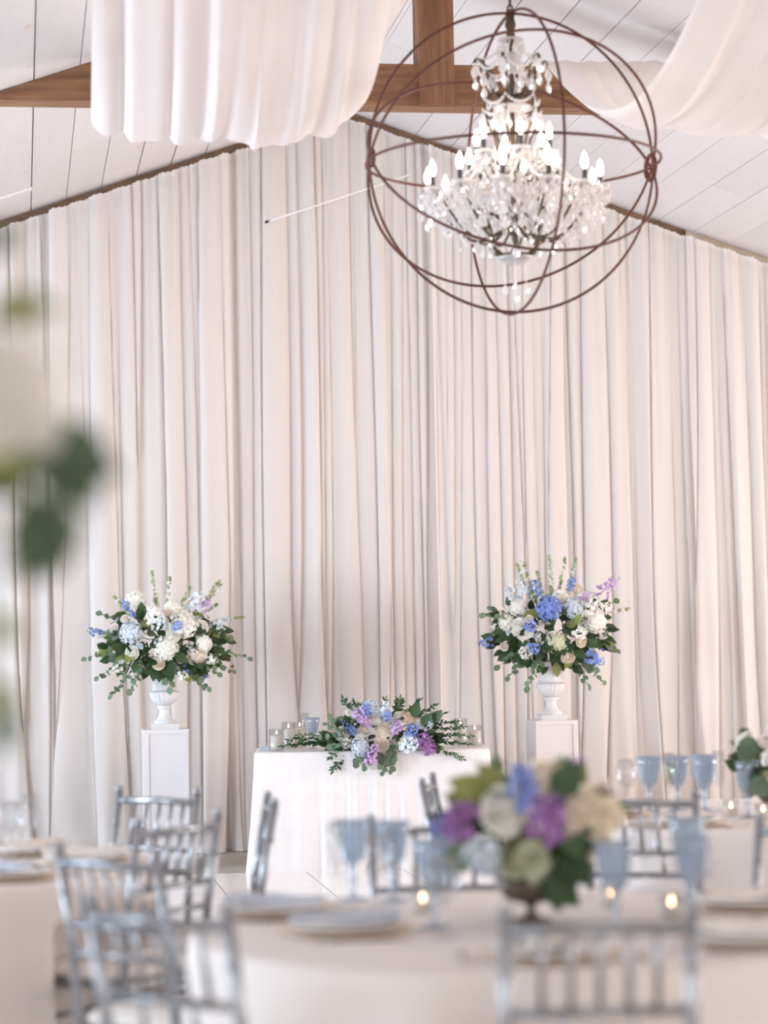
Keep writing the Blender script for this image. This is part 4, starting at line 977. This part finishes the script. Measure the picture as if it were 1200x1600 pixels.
# ------------------------------------------------------------------ orb chandelier
OC = Vector((2.20, 10.52, 3.565)); OR = .668
ch = T(empty('orb_chandelier', OC), 'crystal candle chandelier inside a rusty iron orb of thin rings', 'chandelier')
AX = R(7.0)   # the orb's polar axis lies level, almost across the room
rot = Matrix.Rotation(AX, 4, 'Z')
def ring(psi=None, r=OR, name='orb_ring'):
    pts = []; n = 96
    for i in range(n):
        a = 2*PI*i/n
        if psi is None: p = Vector((0, r*math.sin(a), r*math.cos(a)))
        else: p = Vector((r*math.sin(a), -r*math.cos(a)*math.sin(psi), r*math.cos(a)*math.cos(psi)))
        pts.append(rot @ p)
    return MB().tube(pts, .0066, 8, closed=True).build(name, MT['rust'], ch)
for ps, r in ((R(3), OR), (R(42), OR*.993), (R(90), OR*.985), (R(135), OR*.988)): ring(ps, r)
ring(None, OR*1.012)
for sx in (-1, 1):
    n = 32; rr = .034 if sx < 0 else .056
    pts = [rot @ Vector((sx*OR*.985, rr*math.cos(2*PI*i/n), rr*math.sin(2*PI*i/n))) for i in range(n)]
    MB().tube(pts, .011, 8, closed=True).build('hub_ring', MT['rust'], ch)
kb = MB(); kb.tube([rot @ Vector((-OR*1.0, 0, 0)), rot @ Vector((-OR*.97, 0, 0))], .026, 14); kb.build('hub_cap', MT['rust'], ch)
# chain up to the ridge
lm = MB(); n = 20
pts = [(.013*math.cos(2*PI*i/n), 0, .026*math.sin(2*PI*i/n)) for i in range(n)]
lmesh = lm.tube(pts, .0042, 6, closed=True).mesh('chain_link', MT['iron'])
zz = OR+.02; i = 0; ztop = zc(OC.x)-OC.z
while zz < ztop-.03:
    o = put('chain_link', lmesh, ch, (0, 0, zz)); o.rotation_euler = (0, 0, PI/2*(i % 2)); zz += .044; i += 1
MB().lathe([(.0, ztop-.045), (.03, ztop-.04), (.055, ztop-.012), (.055, ztop-.004), (0, ztop-.004)], 20).build('ceiling_cup', MT['iron'], ch)
MB().lathe([(.0, .52), (.012, .53), (.022, .57), (.016, .60), (.026, .62), (.018, .655), (.022, .67), (.012, .69), (0, .70)], 14).build('top_knuckle', MT['iron'], ch)
# centre column
MB().lathe([(.006, .56), (.010, .40), (.016, .36), (.010, .30), (.012, .10), (.020, .06), (.012, .0), (.014, -.2), (.022, -.26), (.014, -.32), (.02, -.40)], 14).build('column', MT['iron'], ch)
# crystals
def drop_mesh(w, h):
    m = MB(); n = 6
    pr = [(0, 0), (w*.35, -h*.12), (w, -h*.55), (w*.72, -h*.80), (0, -h)]
    m.lathe(pr, n); m.tube([(0, 0, .010), (0, 0, 0)], .0014, 4)
    return m.mesh('crystal_drop', MT['crystal'], False)
def bead_mesh(r):
    return MB().lathe([(0, -r), (r*.7, -r*.7), (r, 0), (r*.7, r*.7), (0, r)], 6).mesh('crystal_bead', MT['bead'], False)
DROP = [drop_mesh(.0125, .048), drop_mesh(.016, .062), drop_mesh(.010, .036)]
cg = random.Random(9); ncr = [0]
def drop(parent, p, k=None, big=1.0):
    o = put('crystal_drop', DROP[cg.randrange(3) if k is None else k], parent, p); o.rotation_euler = (cg.uniform(-.1, .1), cg.uniform(-.1, .1), cg.uniform(0, 3)); o.scale = (big, big, big); ncr[0] += 1
    return o
bm0 = bead_mesh(1.0); bv = [v.co.copy() for v in bm0.vertices]; bf = [tuple(p.vertices) for p in bm0.polygons]
def strand(parent, a, b, sag, r=.0065, name='bead_strand', n=None):
    a, b = Vector(a), Vector(b); ln = (b-a).length*1.1+sag; n = n or max(4, int(ln/(r*2.1))); m = MB()
    for i in range(n+1):
        t = i/n; p = a.lerp(b, t)-Vector((0, 0, sag*4*t*(1-t))); m.add([p+q*r for q in bv], bf)
    return m.build(name, MT['bead'], parent, smooth=False)
BOB = MB().lathe([(.010, .004), (.030, -.004), (.042, .006), (.046, .016), (.040, .012), (.028, .004), (.008, .008)], 20, flute=10, famp=.10, frange=(-.01, .02)).mesh('bobeche', MT['crystal'])
SLV = MB().lathe([(.0115, .0), (.0115, .062), (.007, .066), (0, .066)], 12).mesh('candle_sleeve', MT['sleeve'])
BLB = MB().lathe([(.006, .066), (.011, .074), (.0165, .090), (.0150, .108), (.008, .128), (.002, .142), (0, .144)], 12).mesh('bulb', MT['bulb'])
def candle_arm(ang, r, zcup, zroot, dip, k=1.0, nd=7):
    c, s_ = math.cos(ang), math.sin(ang); pts = []
    for i in range(15):
        t = i/14; rr = .02+(r-.02)*t; z = zroot+(zcup-zroot)*t**2 - dip*math.sin(PI*min(1, t*1.12))
        pts.append((rr*c, rr*s_, z))
    arm = MB().tube(pts, [.0085*(1-.25*i/14) for i in range(15)], 7, flat=.7).build('arm', MT['iron'], ch)
    for nm, me in (('bobeche', BOB), ('candle_sleeve', SLV), ('bulb', BLB)):
        o = put(nm, me, arm, (r*c, r*s_, zcup)); o.scale = (k, k, k)
    for j in range(nd):
        a = 2*PI*j/nd+ang; drop(arm, (r*c+.040*k*math.cos(a), r*s_+.040*k*math.sin(a), zcup-.002), None, k*1.05)
    drop(arm, (r*c, r*s_, zcup-.085), 1, 1.1); strand(arm, (r*c, r*s_, zcup-.02), (r*c, r*s_, zcup-.085), 0, .007, 'bead_string')
    for f_ in (.45, .72):
        rr = r*f_; q = pts[int(f_*14)]; drop(arm, (q[0], q[1], q[2]-.012), None, 1.1)
    return Vector((r*c, r*s_, zcup))
outer = [candle_arm(2*PI*k/12+.20, .388, -.145, -.27, .10, 1.0, 6) for k in range(12)]
inner = [candle_arm(2*PI*k/6+.52, .172, .025, -.05, .05, 1.0, 6) for k in range(6)]
mid = [candle_arm(2*PI*k/6+.1, .205, -.075, -.20, .06, .95, 4) for k in range(6)]
for k in range(12):
    strand(ch, outer[k]-Vector((0, 0, .01)), outer[(k+1) % 12]-Vector((0, 0, .01)), .085)
    strand(ch, outer[k]+Vector((0, 0, .0)), inner[k//2]+Vector((0, 0, -.01)), .03)
for k in range(6):
    strand(ch, inner[k]-Vector((0, 0, .01)), inner[(k+1) % 6]-Vector((0, 0, .01)), .06)
    strand(ch, mid[k]-Vector((0, 0, .01)), mid[(k+1) % 6]-Vector((0, 0, .01)), .07)
# crown: scrolled bars, collars and drops
for k in range(6):
    a = 2*PI*k/6+.1; c, s_ = math.cos(a), math.sin(a)
    pts = [(.015, .30), (.05, .285), (.085, .31), (.105, .36), (.115, .42), (.14, .455), (.163, .462), (.172, .445)]
    bar = MB().tube([(r*c, r*s_, z) for r, z in pts], .0075, 7).build('crown_bar', MT['iron'], ch)
    drop(bar, (.170*c, .170*s_, .44), 1, 1.15); drop(bar, (.170*c, .170*s_, .375), 0, 1.2); drop(bar, (.100*c, .100*s_, .395), 1, 1.25)
    strand(bar, (.163*c, .163*s_, .466), (.03*c, .03*s_, .41), .045, .0075)
    pts2 = [(.03, .30), (.09, .31), (.126, .27), (.128, .22), (.10, .19), (.135, .215)]
    MB().tube([(r*c, r*s_, z) for r, z in pts2], .0065, 7).build('collar_bar', MT['iron'], ch)
    pts3 = [(.13, .235), (.115, .17), (.085, .11), (.07, .05), (.10, .0)]
    MB().tube([(r*c, r*s_, z) for r, z in pts3], .0065, 7).build('cage_bar', MT['iron'], ch)
    a2 = 2*PI*(k+1)/6+.1; q = lambda r, z, an: (r*math.cos(an), r*math.sin(an), z)
    strand(ch, q(.128, .285, a), q(.128, .285, a2), .03, .0085); strand(ch, q(.135, .235, a), q(.135, .235, a2), .03, .0080)
    strand(ch, q(.163, .466, a), q(.163, .466, a2), .06, .0065)
    drop(ch, q(.135, .225, a), 1, 1.3); drop(ch, q(.11, .215, (a+a2)/2), 1, 1.3); drop(ch, q(.07, .20, a), 0, 1.3)
    drop(ch, q(.045, .47, a), 1, 1.1); drop(ch, q(.055, .54, (a+a2)/2), 0, 1.2)
    strand(ch, q(.02, .56, a), q(.163, .466, a), .035, .006)
MB().lathe([(.02, .555), (.05, .548), (.06, .560), (.045, .562), (.01, .57)], 18, flute=9, famp=.12, frange=(0, 1)).build('crown_dish', MT['bead'], ch)
MB().lathe([(.02, .40), (.042, .42), (.036, .45), (.05, .48), (.02, .50)], 16).build('crown_vase', MT['bead'], ch)
MB().lathe([(.02, .225), (.085, .235), (.09, .255), (.07, .258), (.02, .25)], 24, flute=12, famp=.08, frange=(0, 1)).build('collar_dish', MT['bead'], ch)
# basket of bars and bottom dish
for k in range(6):
    a = 2*PI*k/6+.35; c, s_ = math.cos(a), math.sin(a)
    pts = [(.205, -.20), (.17, -.23), (.135, -.29), (.115, -.35), (.12, -.375), (.10, -.40), (.06, -.425), (.03, -.432)]
    bar = MB().tube([(r*c, r*s_, z) for r, z in pts], .0105, 8).build('basket_bar', MT['iron'], ch)
    for (r, z) in ((.205, -.21), (.135, -.30), (.12, -.385)): drop(bar, (r*c, r*s_, z), None, 1.1)
    for j in range(3):
        an = a+.25+j*.27; r = .26+.045*(j % 2); drop(ch, (r*math.cos(an), r*math.sin(an), -.21-.05*(j % 2)), 1, 1.2); strand(ch, (r*math.cos(an), r*math.sin(an), -.14), (r*math.cos(an), r*math.sin(an), -.21-.05*(j % 2)), 0, .0065)
MB().lathe([(0, -.462), (.04, -.455), (.075, -.435), (.082, -.422), (.07, -.424), (.02, -.43)], 24).build('bottom_dish', MT['crystal'], ch)
MB().lathe([(.03, -.432), (.066, -.418), (.07, -.412), (.02, -.41)], 20).build('bottom_plate', MT['iron'], ch)
sl = put('candle_sleeve', SLV, ch, (0, 0, -.41)); bl = put('bulb', BLB, ch, (0, 0, -.41)); sl.scale = bl.scale = (1.1, 1.1, 1.1)
for k in range(3):
    a = k*2*PI/3+.3; strand(ch, (.055*math.cos(a), .055*math.sin(a), -.45), (.055*math.cos(a), .055*math.sin(a), -.535), 0, .0035); drop(ch, (.055*math.cos(a), .055*math.sin(a), -.54), 0, 1.1)
strand(ch, (0, 0, -.462), (0, 0, -.565), 0, .0045); drop(ch, (0, 0, -.57), 0, 1.4)
# dense fringe of small crystals too many to count
fm = MB(); dm = DROP[2]; dv = [v.co.copy() for v in dm.vertices]; dfc = [tuple(p.vertices) for p in dm.polygons]
for i in range(860):
    a = cg.uniform(0, 2*PI); t = cg.random()
    if t < .55: r = cg.uniform(.25, .43); z = -.125-cg.random()**1.3*.15*(1.25-r*1.2) - (.43-r)*.25
    elif t < .80: r = cg.uniform(.08, .26); z = cg.uniform(-.30, -.03)
    elif t < .93: r = cg.uniform(.15, .33); z = cg.uniform(-.35, -.25)+(.33-r)*.1
    else: r = cg.uniform(.09, .20); z = cg.uniform(-.02, .06)
    k = cg.uniform(.7, 1.25); p = Vector((r*math.cos(a), r*math.sin(a), z)); fm.add([p+q*k for q in dv], dfc)
T(fm.build('crystal_fringe', MT['crystal'], ch, smooth=False), kind='stuff')
